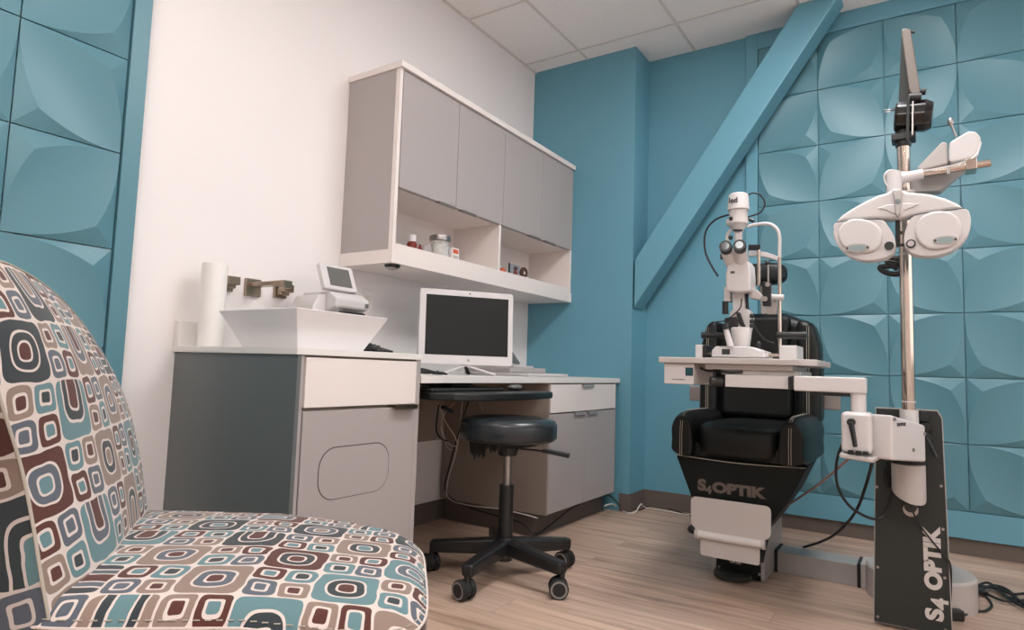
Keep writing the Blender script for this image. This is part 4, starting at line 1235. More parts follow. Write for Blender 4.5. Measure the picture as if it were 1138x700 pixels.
text('S4OPTIK', 'arm_lettering', 0.0135, armp(0.27, 0.660), xd2, (0, 0, 1), 'inkd', swing, off=0.0002)
for f, z in ((0.06, 0.676), (0.95, 0.63), (0.6, 0.585)):
    p = armp(f, z); part(MB().cyl(p, p + side_n * 0.003, 0.0055, n=14), 'screw', 'tin', swing)
# elbow clamp (left end)
part(MB().box((EX - 0.043, EY - 0.038, 0.575), (EX + 0.035, EY + 0.045, 0.692)), 'elbow_clamp', 'dev', t, bevel=0.012, seg=4)
part(MB().prism([(EX - 0.047, EY - 0.05, 0.560), (EX + 0.04, EY - 0.05, 0.553), (EX + 0.05, EY + 0.06, 0.553), (EX - 0.047, EY + 0.06, 0.560)], (0, 0, 0.014)), 'elbow_foot', 'devg', t, bevel=0.005)
for dx in (-0.018, 0.002, 0.02):
    part(MB().cyl((EX + dx, EY - 0.047, 0.5735), (EX + dx, EY - 0.047, 0.584), 0.007, n=14), 'knob', 'blk', t)
part(MB().cyl((EX - 0.015, EY - 0.036, 0.664), (EX - 0.015, EY - 0.06, 0.664), 0.011).bar((EX - 0.015, EY - 0.058, 0.664), (EX - 0.004, EY - 0.063, 0.595), 0.013, 0.012, w1=0.012, h1=0.01), 'clamp_lever', 'blk', t, bevel=0.003)
part(MB().cyl((EX, EY, 0.692), (EX, EY, 0.748), 0.0205, n=32), 'elbow_post', 'dev', t)
part(MB().cyl((EX, EY, 0.742), (EX, EY, 0.745), 0.0215, n=32), 'post_collar', 'devg', t)
# horizontal arm under the table
part(MB().box((-0.345, EY - 0.022, 0.746), (EX + 0.022, EY + 0.024, 0.792)), 'table_arm', 'dev', t, bevel=0.005, seg=3)
part(MB().box((-0.36, EY - 0.02, 0.750), (-0.345, EY + 0.022, 0.788)), 'arm_gap', 'blk', t, smooth=False)
part(MB().box((-0.555, EY + 0.0, 0.750), (-0.36, EY + 0.045, 0.79)), 'arm_inner', 'dev', t, bevel=0.002)
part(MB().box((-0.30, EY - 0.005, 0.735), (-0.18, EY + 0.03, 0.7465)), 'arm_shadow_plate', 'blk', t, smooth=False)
part(MB().box((-0.57, EY + 0.01, 0.79), (-0.33, EY + 0.24, 0.806)).box((-0.62, EY - 0.0, 0.806), (-0.35, EY + 0.26, 0.8225)), 'table_bracket', 'devg', t, smooth=False, bevel=0.002)
tp = [(-0.775, 2.11), (-0.325, 2.11), (-0.283, 2.145), (-0.283, 2.47), (-0.31, 2.50), (-0.775, 2.50)]
part(MB().prism([(x, y, 0.823) for x, y in tp], (0, 0, 0.02)), 'tabletop', 'devg', t, smooth=False, bevel=0.003)
bxo = part(MB().box((-0.76, 2.125, 0.752), (-0.657, 2.36, 0.8225)), 'power_supply', 'dev', t, bevel=0.004, seg=3)
q = at(766, 413, 2.1245)
part(mbx((q.x - 0.0105, 2.121, q.z - 0.011), (q.x + 0.0105, 2.126, q.z + 0.011)), 'switch', 'switch', bxo, smooth=False)
part(mbx((q.x - 0.013, 2.1235, q.z - 0.0135), (q.x + 0.013, 2.1252, q.z + 0.0135)), 'switch_bezel', 'blk', bxo, smooth=False)
part(mbx((q.x - 0.06, 2.1238, q.z - 0.028), (q.x - 0.015, 2.1252, q.z - 0.026)), 'fine_print', 'inkd', bxo, smooth=False)
part(MB().cyl((-0.60, EY - 0.01, 0.765), (-0.568, EY + 0.01, 0.765), 0.016), 'clamp_knob', 'blk', t)
part(MB().tube([(-0.66, 2.2, 0.81), (-0.62, 2.16, 0.80), (-0.58, 2.14, 0.80), (-0.54, 2.13, 0.797), (-0.50, 2.13, 0.80)], 0.004), 'wiring', 'cableb', t)
# phoropter arm: clamp on the pole, counterbalance box rising to the back right
pA = Vector((-0.035, 2.33, 1.37))
cb = MB()
prof2 = [((1000, 222), (1022, 228), (1052, 210), (1078, 183), (1084, 153), (1076, 146), (1054, 157), (1020, 190))]
pts = [at(x, y, 2.42) for x, y in ((1001, 212), (1012, 214), (1045, 212), (1075, 186), (1068, 180), (1021, 186))]
part(MB().prism(pts, (0, 0.05, 0)), 'balance_box', 'devs', t, bevel=0.004)
pts = [at(x, y, 2.33) for x, y in ((1019, 186), (1047, 157), (1053, 158), (1054, 182), (1022, 190))]
part(MB().prism(pts, (0, 0.075, 0)), 'arm_cover', 'devg', t, bevel=0.006, seg=3)
pts = [at(x, y, 2.31) for x, y in ((1055, 158), (1076, 145.5), (1085, 146), (1090.5, 153), (1089, 165), (1084, 174), (1058, 181), (1054.5, 178))]
part(MB().prism(pts, (0, 0.075, 0)), 'arm_cover', 'dev', t, bevel=0.008, seg=3)
kn0, kn1, kn2 = at(1063, 152, 2.35), at(1057, 138, 2.35), at(1056, 133, 2.35)
part(MB().cyl(kn0, kn1, 0.0035).ball((kn2 + kn1) / 2, 0.009, scale=(1, 1, 1.5)), 'balance_knob', 'tin', t)
ra_, rb_ = at(998, 199, 2.28), at(1101, 181, 2.28)
rm_ = at(1026, 193, 2.28)
part(MB().cyl(rm_, rb_, 0.0105), 'cross_rod', 'chrome', t)
part(MB().cyl(ra_, rm_, 0.018, 0.0145), 'rod_sleeve', 'dev', t)
c0 = at(1079, 183, 2.28)
part(MB().box((c0.x - 0.014, 2.255, c0.z - 0.02), (c0.x + 0.014, 2.32, c0.z + 0.012)), 'rod_clamp', 'chrome', t, bevel=0.003)
part(MB().cyl(at(1054, 193, 2.265), at(1054, 185, 2.265), 0.004), 'cable_clip', 'dev', t)
part(MB().box((PXx - 0.026, PY_ - 0.07, 1.335), (PXx + 0.03, PY_ + 0.028, 1.385)), 'pole_clamp', 'devg', t, bevel=0.006)
j0 = at(992, 212, 2.26); j1 = at(991, 192, 2.26)
part(MB().cyl(at(994, 216, 2.26), at(993, 192, 2.26), 0.021), 'swivel_joint', 'dev', t)
part(MB().tube([at(987, 208, 2.25), at(983, 200, 2.25), at(984, 193, 2.25), at(991, 189, 2.26), at(1010, 192, 2.28), at(1040, 188, 2.26), at(1070, 181, 2.26), at(1085, 172, 2.28), at(1090, 158, 2.29)], 0.0028, n=8), 'white_cable', 'dev', t)
# black holder with tangled lens cloth behind the pole
part(MB().tube([at(975, 290, 2.42), at(984, 287, 2.42), at(1000, 288, 2.42), at(992, 295, 2.42), at(978, 297, 2.42), at(985, 303, 2.42), at(1000, 304, 2.42), at(1001, 294, 2.42), at(986, 291, 2.42), at(998, 299, 2.42)], 0.009, n=8), 'cable_knot', 'cableb', t)

# ==================================================================== PHOROPTER
t = thing('phoropter', at(1001, 226, 2.22), 'white twin-lens phoropter hanging in front of the steel pole', 'phoropter')
def z7(x, y): return (910 + x / 5.69, 190 + y / 5.69)
PYf = 2.19
top_o = [(103, 322), (150, 275), (205, 238), (300, 185), (380, 150), (430, 135), (455, 118), (540, 118), (560, 130), (700, 143), (800, 170), (870, 200), (925, 236), (760, 256), (640, 272), (570, 285), (540, 298), (480, 302), (390, 300), (250, 306)]
hz = part(MB().prism([at(*z7(x, y), PYf) for x, y in top_o], (0, 0.062, 0)), 'top_housing', 'dev', t, bevel=0.012, seg=4)
part(MB().prism([at(*z7(x, y), PYf - 0.004) for x, y in ((362, 236), (430, 212), (560, 200), (640, 206), (590, 232), (540, 250), (520, 280), (470, 270), (430, 250))], (0, 0.02, 0)), 'nose_bridge', 'dev', t, bevel=0.004)
part(MB().prism([at(*z7(x, y), PYf - 0.012) for x, y in ((462, 118), (525, 115), (520, 200), (515, 268), (496, 290), (484, 268), (478, 180))], (0, 0.02, 0)), 'suspension_clip', 'tin', t, bevel=0.002)
part(MB().cyl(at(*z7(500, 190), PYf - 0.013), at(*z7(500, 190), PYf - 0.017), 0.007), 'level_vial', 'lens', t)
def ell(cx, cy, rx_, ry_, tilt_, Y, n=44, e=2.2):
    out_ = []
    for k in range(n):
        a = 2 * PI * k / n
        x = math.copysign(abs(math.cos(a)) ** (2 / e), math.cos(a)) * rx_; y_ = math.copysign(abs(math.sin(a)) ** (2 / e), math.sin(a)) * ry_
        c_, s2 = math.cos(tilt_), math.sin(tilt_)
        out_.append(at(*z7(cx + x * c_ - y_ * s2, cy + x * s2 + y_ * c_), Y))
    return out_
body_poly = {'left': [(108, 324), (92, 370), (95, 420), (125, 480), (180, 530), (260, 562), (340, 566), (420, 550), (470, 515), (487, 470), (475, 410), (440, 350), (395, 306), (250, 312)],
             'right': [(922, 238), (955, 270), (962, 320), (950, 390), (910, 450), (850, 500), (770, 530), (690, 540), (610, 530), (560, 500), (538, 455), (540, 400), (560, 340), (605, 282), (760, 260)]}
for nm, body_e, disk_e, ap, lab in (
        ('left', (286, 428, 203, 128, 0.22), (262, 408, 140, 108, 0.15), (445, 474), (243, 486, -0.04)),
        ('right', (752, 385, 216, 142, -0.22), (757, 372, 150, 122, -0.12), (582, 461), (800, 436, -0.07))):
    bd_ = part(MB().prism([at(*z7(q[0], q[1]), PYf + 0.002) for q in smooth_loop(body_poly[nm], 4)], (0, 0.056, 0)), 'lens_unit', 'dev', t, bevel=0.010, seg=4)
    part(MB().prism(ell(*disk_e[:4], disk_e[4], PYf - 0.010), (0, 0.02, 0)), 'disc_cover', 'dev', bd_, bevel=0.008, seg=3)
    c_ = at(*z7(*ap), PYf)
    part(MB().cyl((c_.x, PYf + 0.008, c_.z), (c_.x, PYf - 0.006, c_.z), 0.0125, n=28), 'aperture_rim', 'blk', bd_)
    part(MB().cyl((c_.x, PYf - 0.0055, c_.z), (c_.x, PYf - 0.0075, c_.z), 0.0085, n=24), 'lens', 'graph' if nm == 'left' else 'devg', bd_)
    part(MB().prism(ell(lab[0], lab[1], 78, 26, lab[2], PYf - 0.0125), (0, 0.004, 0)), 'label_plate', 'tin', bd_, smooth=False)
    part(MB().prism(ell(lab[0], lab[1], 52, 17, lab[2], PYf - 0.0135, e=3.5), (0, 0.003, 0)), 'label_window', 'lens', bd_, smooth=False)
    for dx in (-64, 64):
        q = at(*z7(lab[0] + dx, lab[1] + dx * math.tan(lab[2])), PYf - 0.0125)
        part(MB().cyl((q.x, q.y, q.z), (q.x, q.y - 0.0012, q.z), 0.0035, n=12), 'screw', 'blk', bd_)
# parting seams of the housing
part(MB().tube([at(*z7(x, y), PYf - 0.0005) for x, y in ((108, 326), (250, 308), (392, 300))], 0.0012, n=5), 'parting_seam', 'blk', t)
part(MB().tube([at(*z7(x, y), PYf - 0.0005) for x, y in ((605, 277), (760, 254), (922, 234))], 0.0012, n=5), 'parting_seam', 'blk', t)
part(MB().cyl(at(*z7(490, 392), PYf + 0.03), at(*z7(530, 390), PYf + 0.03), 0.005).cyl(at(*z7(488, 470), PYf + 0.03), at(*z7(545, 466), PYf + 0.03), 0.005).cyl(at(*z7(498, 300), PYf + 0.03), at(*z7(500, 480), PYf + 0.03), 0.006), 'spreader_rods', 'graph', t)

# ==================================================================== OVERHEAD LAMP
t = thing('overhead_lamp', (PXx, PY_, 1.56), 'folded black overhead lamp arm clamped to the top of the pole', 'lamp')
q = at(1004, 152, PY_)
part(MB().cyl((PXx, PY_, 1.545), (PXx, PY_, 1.60), 0.022).box((PXx - 0.032, PY_ - 0.03, 1.563), (PXx + 0.035, PY_ + 0.03, 1.585)), 'pole_clamp', 'blk', t, bevel=0.003)
h0, h1 = at(994.5, 131, 2.37), at(1036.5, 128, 2.37)
part(MB().cyl(h0, h1, 0.052, n=10, prof=[(0, .044), (.06, .05), (.8, .052), (1, .042)]), 'lamp_head', 'lampblk', t, smooth=False, bevel=0.006, seg=3)
part(MB().bar(at(1009.5, 108, 2.31), at(1008.5, 156, 2.31), 0.009, 0.012, up=(0, 1, 0)), 'yoke', 'graph', t, bevel=0.002)
part(MB().bar(at(1014.5, 113, 2.312), at(1014, 150, 2.312), 0.005, 0.01, up=(0, 1, 0)), 'yoke', 'tin', t, bevel=0.001)
part(MB().prism([at(x, y, 2.37) for x, y in ((1001.5, 40), (1004, 36), (1016, 110), (998.5, 118))], (0, 0.03, 0)), 'lower_arm', 'graph', t, bevel=0.002)
part(MB().prism([at(x, y, 2.335) for x, y in ((1001.5, 33.5), (1004.5, 31), (1010.5, 31.5), (1012.5, 34), (1023, 101), (1022, 104), (1013, 104), (1010, 100))], (0, 0.03, 0)), 'upper_arm', 'armgrey', t, bevel=0.004, seg=3)
q0, q1 = at(1010, 109, 2.34), at(1024, 108, 2.34)
part(MB().cyl(q0, q1, 0.0145), 'arm_hinge', 'blk', t)
part(MB().cyl(at(1023, 102, 2.34), at(1029, 102, 2.34), 0.010).cyl(at(1012, 35.5, 2.34), at(1017, 35.5, 2.34), 0.004), 'hinge_knob', 'graph', t)
part(MB().tube([at(996, 120, 2.36), at(990, 122, 2.38), at(982, 122, 2.38)], 0.0022).tube([at(996, 122, 2.36), at(990, 124, 2.38), at(983, 124.5, 2.38)], 0.0018), 'clip_wire', 'tin', t)

# ==================================================================== SLIT LAMP
SY = 2.26
t = thing('slit_lamp', (-0.54, SY, 0.843), 'white slit lamp microscope with twin eyepieces on the swing table', 'slit lamp')
TZ = 0.8432
def P(x, y, dy=0.0): return at(x, y, SY + dy)
def vcyl(x, y0_, y1_, r, dy=0, r1=None, n=32):
    a = P(x, y0_, dy); b_ = P(x, y1_, dy); return MB().cyl(a, (a.x, a.y, b_.z), r, r1, n=n)
# base rail blocks
for xa, xb, ya in ((773.5, 781, 383), (866.5, 886, 384)):
    a = P(xa, 390, -0.03); b_ = P(xb, ya, -0.03)
    part(MB().box((a.x, SY - 0.04, TZ), (b_.x, SY + 0.09, b_.z)), 'rail_block', 'dev', t, bevel=0.003)
a = P(781, 390); b_ = P(787, 384)
part(MB().box((a.x, SY - 0.03, TZ), (b_.x + 0.004, SY + 0.08, b_.z)), 'wheel_cover', 'blk', t, bevel=0.003)
a, b_ = P(785, 391), P(868, 394)
part(MB().cyl((a.x, SY + 0.01, TZ + 0.016), (b_.x, SY + 0.01, TZ + 0.016), 0.006), 'axle', 'chrome', t)
# base
base = [(796, 396), (797, 388), (801, 383), (836, 382), (852, 387), (855, 396)]
x0b, x1b = P(796, 390).x, P(851, 390).x
part(MB().prism([(x0b, SY - 0.06, TZ + 0.004), (x1b + 0.01, SY - 0.06, TZ + 0.004), (x1b + 0.006, SY - 0.06, TZ + 0.026), (x1b - 0.04, SY - 0.06, TZ + 0.042), (x0b + 0.014, SY - 0.06, TZ + 0.042), (x0b, SY - 0.06, TZ + 0.028)], (0, 0.13, 0)), 'base', 'dev', t, bevel=0.005, seg=3)
part(mbx((x0b + 0.035, SY - 0.0606, TZ + 0.014), (x0b + 0.062, SY - 0.0600, TZ + 0.032)), 'nameplate', 'inkd', t, smooth=False)
part(MB().ball(P(843, 382, -0.02), 0.009), 'locking_knob', 'blk', t)
# joystick and tapered cup
jz = TZ + 0.045
a = P(824, 372, -0.01)
part(MB().cyl((a.x, a.y, TZ + 0.042), (a.x, a.y, P(824, 364, -0.01).z), 0.029, 0.034, prof=[(0, .027), (.15, .029), (.9, .035), (1, .033)]), 'cup', 'dev', t)
jb = P(812, 381, -0.07); jt = P(807, 366, -0.07)
part(MB().cyl((jb.x, jb.y, TZ + 0.04), jt, 0.011, 0.009), 'joystick', 'dev', t)
part(MB().cyl(jt, P(806, 359.5, -0.07), 0.0125, 0.012), 'joystick_grip', 'blk', t)
# fixed handles on both sides
for xa, xb in ((780, 806), (864, 897)):
    a = P(xa, 372.5, 0.0); b_ = P(xb, 372.5, 0.0); part(MB().cyl(a, (b_.x, a.y, a.z), 0.0115), 'side_handle', 'blk', t)
a = P(806, 372.5, 0.0); part(MB().cyl(a, (P(820, 372).x, a.y, a.z), 0.008), 'handle_rod', 'blk', t)
a = P(845, 372.5); 
# illumination and microscope arms (stacked cranks)
part(MB().prism([P(x, y, -0.01) for x, y in ((812, 345), (820, 343), (833, 344), (835, 353), (833, 366), (818, 367), (816, 360), (810, 352))], (0, 0.05, 0)), 'crank_arm', 'dev', t, bevel=0.005, seg=3)
part(MB().prism([P(x, y, 0.0) for x, y in ((813.5, 325), (827, 325), (828, 347), (822, 352), (814.5, 347))], (0, 0.04, 0)), 'pillar', 'dev', t, bevel=0.003)
part(MB().prism([P(x, y, -0.02) for x, y in ((818, 347), (822, 347), (826, 358), (829, 364), (824, 363), (820, 358))], (0, 0.02, 0)), 'scale_plate', 'blk', t, bevel=0.002)
part(MB().prism([P(x, y, -0.02) for x, y in ((805, 353), (818, 352), (820, 363), (812, 366), (805, 361))], (0, 0.05, 0)), 'pivot_block', 'blk', t, bevel=0.003)
part(MB().cyl(P(806, 335, 0.0), P(806, 349, 0.0), 0.0105), 'left_barrel', 'blk', t)
part(MB().prism([P(x, y, 0.0) for x, y in ((804.5, 318), (811, 319), (812, 335), (804.5, 335))], (0, 0.03, 0)), 'side_bracket', 'dev', t, bevel=0.002)
part(MB().cyl(P(829.3, 325, 0.02), P(829.3, 343, 0.02), 0.0065), 'lamp_column', 'blk', t)
for yy in (351, 357, 362):
    part(MB().cyl(P(833.5, yy, -0.02), P(837.5, yy, -0.02), 0.007, n=16), 'adjusting_knob', 'blk', t)
# microscope head
hd_o = [(808, 292), (812, 288.5), (829, 288), (833, 294), (834, 308), (833.5, 323.5), (820, 324.5), (806.5, 323), (806, 306)]
head = part(MB().prism([P(x, y, -0.05) for x, y in hd_o], (0, 0.085, 0)), 'microscope_head', 'dev', t, bevel=0.007, seg=3)
part(mbx((P(816, 305).x, SY - 0.0508, P(816, 305).z - 0.004), (P(820.5, 305).x, SY - 0.0500, P(816, 305).z + 0.004)), 'model_plate', 'inkd', head, smooth=False)
part(MB().prism([P(x, y, -0.01) for x, y in ((833, 320), (840, 321), (846, 328), (845, 333), (832, 331))], (0, 0.04, 0)), 'chin_bracket', 'devg', t, bevel=0.003)
for xa, ya, xb, yb2, xe, ye in ((807.5, 277, 813, 291, 806, 273.3), (823, 276, 824, 291, 821.6, 272.2)):
    part(MB().cyl(P(xa, ya + 1, -0.075), P(xb, yb2, -0.03), 0.0205, 0.024), 'eyepiece_tube', 'dev', t)
    pe, pt_ = P(xe, ye, -0.115), P(xa, ya + 1, -0.075)
    part(MB().cyl(pt_, pe, 0.0195, 0.021, prof=[(0, .019), (.3, .0205), (.9, .021), (1, .0195)]), 'eyepiece', 'blk', t)
    dn_ = (pe - pt_).normalized()
    part(MB().cyl(pe + dn_ * 0.0003, pe + dn_ * 0.0012, 0.0125, n=24), 'ocular_lens', 'blkg', t)
part(MB().cyl(P(803, 282, -0.03), P(803, 288, -0.03), 0.008), 'ocular_knob', 'blk', t)
# lamp tower
tx = 820.6
def ring_z(y): return P(tx, y).z
cx_, cy_ = P(tx, 240).x, SY
def rv(w): return w
tw = MB().cyl((cx_, cy_, ring_z(268)), (cx_, cy_, ring_z(250)), 0.02, prof=[(0, .013), (.55, .014), (.7, .018), (.9, .026), (1, .034)])
part(tw, 'lamp_neck', 'dev', t)
part(MB().cyl((cx_ - 0.004, cy_, ring_z(251)), (cx_ - 0.004, cy_, ring_z(244)), 0.038, prof=[(0, .030), (.3, .037), (1, .037)]), 'filter_disc', 'dev', t)
part(MB().cyl((cx_, cy_, ring_z(244)), (cx_, cy_, ring_z(233)), 0.0305), 'lamp_barrel', 'dev', t)
part(MB().cyl((cx_, cy_, ring_z(234)), (cx_, cy_, ring_z(215.5)), 0.037, prof=[(0, .035), (.03, .037), (.8, .0335), (.94, .0315), (1, .026)], n=40), 'lamp_cap', 'dev', t)
q = Vector((cx_ - 0.008, cy_ - 0.0365, ring_z(225)))
text('led', 'cap_lettering', 0.026, (cx_ - 0.009, cy_ - 0.0362, ring_z(225) ), (1, 0, 0), (0, 0, 1), 'inkd', t, ext=0.0012, off=0.0005)
part(MB().cyl((cx_ - 0.016, cy_ - 0.034, ring_z(245)), (cx_ - 0.016, cy_ - 0.040, ring_z(245)), 0.007), 'aperture_dial', 'blk', t)
part(MB().cyl(P(815, 256, -0.02), P(825, 256, -0.02), 0.004).ball(P(812, 264, -0.03), 0.008), 'tilt_knob', 'blk', t)
part(MB().tube([P(816, 252, 0.01), P(810, 258, 0.01), P(808, 265, 0.01), P(811, 272, 0.01)], 0.006), 'white_curved_arm', 'dev', t)
# head and chin rest frame on the patient side
CY_ = 0.13
part(MB().tube([P(x, y, CY_) for x, y in ((831, 252), (838, 250), (850, 248.5), (858, 250), (864, 255.5), (866.3, 264), (866.3, 275), (866.3, 287))], 0.0062, n=12), 'head_frame', 'dev', t)
part(MB().cyl(P(866.3, 286, CY_), (P(866.3, 286, CY_).x, SY + CY_, TZ), 0.0062), 'frame_post', 'chrome', t)
part(MB().prism([P(x, y, CY_) for x, y in ((832, 279), (842, 278.5), (853, 280.5), (867, 285.5), (867, 290.5), (853, 286), (842, 284), (832, 284.5))], (0, 0.02, 0)), 'forehead_band', 'dev', t, bevel=0.002)
part(MB().cyl(P(843.3, 277, 0.10), P(843.3, 318, 0.10), 0.006), 'frame_post', 'chrome', t)
part(MB().bar(P(832, 275, 0.10), P(845, 275, 0.10), 0.012, 0.02), 'crossbar', 'blk', t, bevel=0.002)
part(MB().prism([P(x, y, 0.08) for x, y in ((846.5, 313), (856, 313), (856.5, 340), (847.5, 340)) ], (0, 0.02, 0)), 'lever_block', 'blk', t, bevel=0.003)
for x, y, r in ((853, 316, 0.008), (850, 332, 0.009)):
    part(MB().cyl(P(x, y, 0.08), P(x, y, 0.066), r, n=20), 'silver_knob', 'tin', t)
part(MB().cyl(P(853.8, 290, 0.09), P(853.8, 314, 0.09), 0.003), 'fixation_rod', 'tin', t)
part(MB().ball(P(853, 292, 0.09), 0.008), 'fixation_lamp', 'blk', t)
part(MB().cyl(P(857, 330, CY_ - .01), P(871, 330.5, CY_ - .01), 0.0105), 'post_collar', 'dev', t)
part(MB().prism([P(x, y, CY_) for x, y in ((852, 341), (860, 333), (863, 333), (863, 349), (852, 349))], (0, 0.02, 0)), 'collar_bracket', 'devg', t, bevel=0.002)
# cables of the slit lamp
part(MB().tube([P(x, y, d) for x, y, d in ((810, 238.5, 0.03), (797, 243, .03), (787, 252, .03), (783, 264, .03), (784, 280, .03), (790, 294, .03), (798, 307, .03))], 0.0036, n=8), 'lamp_cable', 'cableb', t)
part(MB().tube([P(x, y, d) for x, y, d in ((831, 217, 0.02), (837, 214.5, .02), (845, 217, .02), (850, 226, .02), (846, 235, .02), (838, 239, .02), (831, 241, .02))], 0.0028, n=8), 'lamp_cable', 'cableb', t)
part(MB().cyl(P(831, 243, 0.01), P(838, 246, 0.01), 0.006), 'cable_plug', 'blk', t)
part(MB().tube([P(x, y, -0.02) for x, y in ((824, 332), (823, 341), (816, 349), (806, 356), (795, 358), (788, 361), (790, 367), (797, 372), (803, 376))], 0.002, n=8), 'thin_cable', 'cableb', t)
part(MB().tube([P(x, y, 0.0) for x, y in ((831, 326), (832, 342), (838, 360), (844, 371), (851, 378), (860, 381))], 0.0022, n=8), 'thin_cable', 'cableb', t)

# ==================================================================== LOOSE CABLES
def gl(px_, py_, z=0.006): return atz(px_, py_, z)
r = 0.0045
tag(MB().tube([at(953, 475, 2.2), at(940, 487, 2.25), at(930, 512, 2.3), at(931, 540, 2.32), at(945, 563, 2.34), at(968, 576, 2.38), at(982, 573, 2.41), at(990, 552, 2.41), at(989, 528, 2.4), at(985, 512, 2.38)], r).build('black_cable', 'cableb'), 'looping black cable hanging below the swing arm', 'cable')
tag(MB().tube([at(971, 507, 2.25), at(962, 540, 2.35), at(950, 570, 2.5), at(930, 592, 2.65), at(912, 602, 2.8), at(893, 608, 2.888)], 0.0048).build('black_cable', 'cableb'), 'black cable falling from swing arm onto the floor bridge', 'cable')
tag(MB().tube([at(947, 506, 2.2), at(920, 530, 2.4), at(893, 550, 2.6), at(868, 566, 2.72)], 0.004).build('grey_cable', 'cablep'), 'taut pinkish grey cable between swing arm and exam chair', 'cable')
tag(MB().tube([at(985, 515, 2.39), at(988, 525, 2.37), at(996, 540, 2.37), at(1009, 553, 2.37), at(1013, 565, 2.41), at(1020, 580, 2.43), at(1035, 600, 2.43), at(1049, 617, 2.43), at(1056, 627, 2.44), at(1057, 650, 2.45), at(1056.5, 668, 2.45)], 0.0026).build('black_cable', 'cableb'), 'thin black cable crossing the grey face plate', 'cable')
t = thing('power_connector', at(1012, 562, 2.42), 'black round connector plugged into the grey face plate', 'connector')
q = at(1012, 562, 2.43)
part(MB().cyl((q.x, 2.4375, q.z), (q.x, 2.405, q.z), 0.017), 'plug', 'blk', t)
part(MB().cyl((q.x, 2.4385, q.z - 0.012), (q.x, 2.425, q.z - 0.012), 0.021), 'socket_ring', 'tin', t)
tag(MB().tube([at(986, 520, 2.395), at(984, 530, 2.395), at(987, 541, 2.395), at(998, 548, 2.39), at(1010, 556, 2.39)], 0.007).build('corrugated_hose', 'cableb'), 'thick black hose behind the pole cap', 'hose')
# heap of black cable on the floor at the right edge
def heap():
    mb = MB()
    rnd = random.Random(3)
    for strand in range(6):
        pts = []
        base_ = [(1069, 641), (1080, 652), (1100, 655), (1120, 660), (1145, 668), (1175, 676)]
        for k, (x, y) in enumerate(base_):
            pts.append(gl(x + rnd.uniform(-5, 5), y + rnd.uniform(-8, 8) * (0.5 + 0.25 * k) * (1 if strand % 2 else 0.8), 0.007 + rnd.uniform(0, 0.012)))
        mb.tube(pts, 0.0048, n=7)
    pts = []
    for k in range(26):
        a = k * 0.9; c = gl(1082, 661, 0)
        pts.append((c.x + 0.035 * math.cos(a) * rnd.uniform(.4, 1.2), c.y + 0.05 * math.sin(a) * rnd.uniform(.4, 1.2), 0.007 + 0.02 * rnd.random()))
    mb.tube(pts, 0.0045, n=7)
    return mb
tag(heap().build('cable_heap', 'cableb'), 'heap of black cable on the floor right of the stand', 'cable')
t = thing('cable_plug', gl(1060, 682), 'black plug with cable lying at the foot of the face plate', 'plug')
q = gl(1061, 682, 0.02)
part(MB().bar((q.x - 0.02, q.y - 0.01, 0.018), (q.x + 0.022, q.y + 0.012, 0.018), 0.034, 0.034), 'plug_body', 'blk', t, bevel=0.007, seg=3)
part(MB().tube([(q.x + 0.02, q.y + 0.01, 0.012), gl(1082, 679), gl(1094, 679), gl(1102, 673), gl(1098, 665), gl(1093, 660)], 0.0042), 'cord', 'cableb', t)
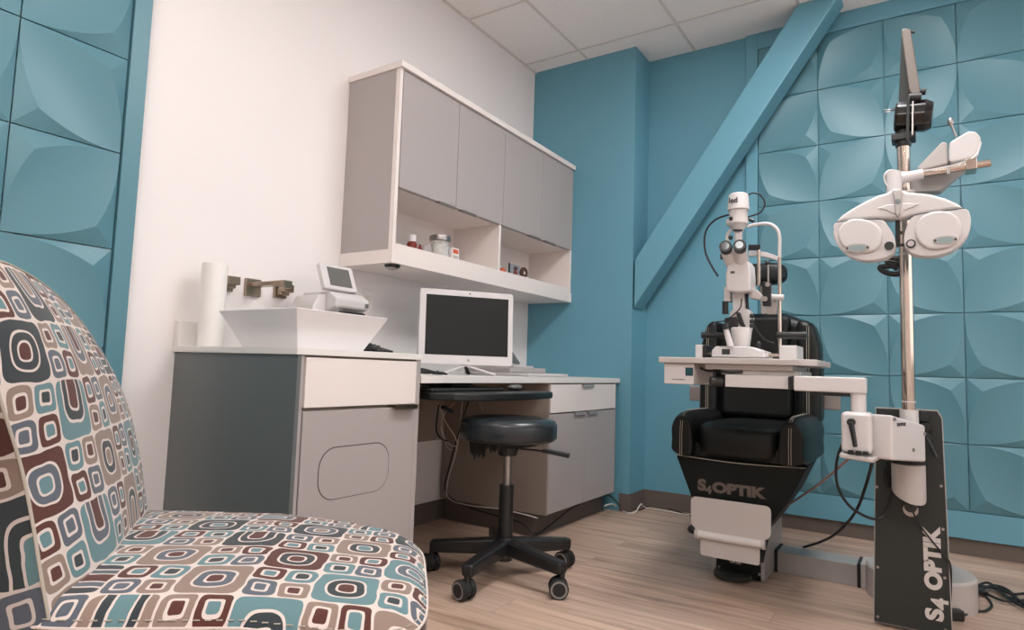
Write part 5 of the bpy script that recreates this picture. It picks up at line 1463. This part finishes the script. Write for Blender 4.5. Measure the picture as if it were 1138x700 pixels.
# floor cables at the teal column
tag(MB().tube([gl(672, 562, 0.10), gl(681, 560, 0.05), gl(688, 565), gl(697, 570), gl(706, 569), gl(710, 563, 0.03), gl(713, 560, 0.04), gl(717, 564), gl(735, 567), gl(768, 573)], 0.0042).build('white_cable', 'cablew'), 'white cable on the floor around the teal column', 'cable')
tag(MB().tube([gl(707, 566, 0.02), gl(712, 566), gl(725, 562), gl(745, 566), gl(770, 574), gl(800, 586)], 0.004).build('black_cable', 'cableb'), 'black cable on the floor beside the white cable', 'cable')
tag(MB().tube([at(590, 428, 2.632 - 0.0) if False else Vector((-2.0, 2.622, 0.70)), Vector((-2.02, 2.618, 0.4)), Vector((-2.07, 2.61, 0.2)), Vector((-2.06, 2.612, 0.12)), Vector((-1.95, 2.618, 0.10)), Vector((-1.75, 2.622, 0.108)), Vector((-1.60, 2.622, 0.102)), Vector((-1.54, 2.625, 0.096))], 0.003).build('white_cable', 'cablew'), 'thin white cable running along the desk cabinet foot', 'cable')
tag(MB().tube([Vector((-1.92, 2.60, 0.70)), Vector((-2.05, 2.6, 0.3)), Vector((-2.08, 2.62, 0.14)), Vector((-1.9, 2.638, 0.08)), Vector((-1.65, 2.638, 0.06)), Vector((-1.565, 2.64, 0.02)), Vector((-1.555, 2.75, 0.03)), Vector((-1.555, 3.0, 0.08)), Vector((-1.55, 3.25, 0.095)), Vector((-1.53, 3.4, 0.09)), Vector((-1.47, 3.43, 0.03))], 0.0038).build('black_cable', 'cableb'), 'black cable looping down under the desk along the toe kick', 'cable')
for k, (c, lb, rr) in enumerate((
        (((487, 448), (492, 462), (497, 472), (505, 484), (508, 495), (500, 494), (494, 486), (490, 475)), 'tangled white cable loop hanging under the keyboard tray', 0.0018),
        (((506, 447), (497, 456), (491, 467), (492, 482), (497, 497), (502, 500)), 'thin white cable hanging below the keyboard tray', 0.0016),
        (((533, 447), (535, 452), (536, 456)), 'short white cable end under the keyboard tray', 0.0016),
        (((488, 449), (486, 462), (485, 478), (490, 487), (497, 490)), 'black cable hanging in a loop under the keyboard tray', 0.0032))):
    tag(MB().tube([atx(x, y, -1.66) for x, y in c], rr).build('hanging_cable', 'cableb' if k == 3 else 'cablew'), lb, 'cable', 'cables hanging under the keyboard tray')
t = tag(MB().bar(atx(492, 452, -1.64), atx(502, 458, -1.64), 0.02, 0.014).build('cable_connector', 'blk', bevel=0.003), 'small black connector dangling under the keyboard tray', 'connector')

# ==================================================================== LIGHT
w = D.worlds.new('world'); bpy.context.scene.world = w; w.use_nodes = True
w.node_tree.nodes['Background'].inputs[0].default_value = (0.5, 0.5, 0.52, 1)
w.node_tree.nodes['Background'].inputs[1].default_value = 0.0
vs_ = bpy.context.scene.view_settings
vs_.view_transform = 'Standard'
try: vs_.look = 'None'
except Exception: pass
vs_.gamma = 1.0; vs_.use_curve_mapping = False
vs_.exposure = 0.33
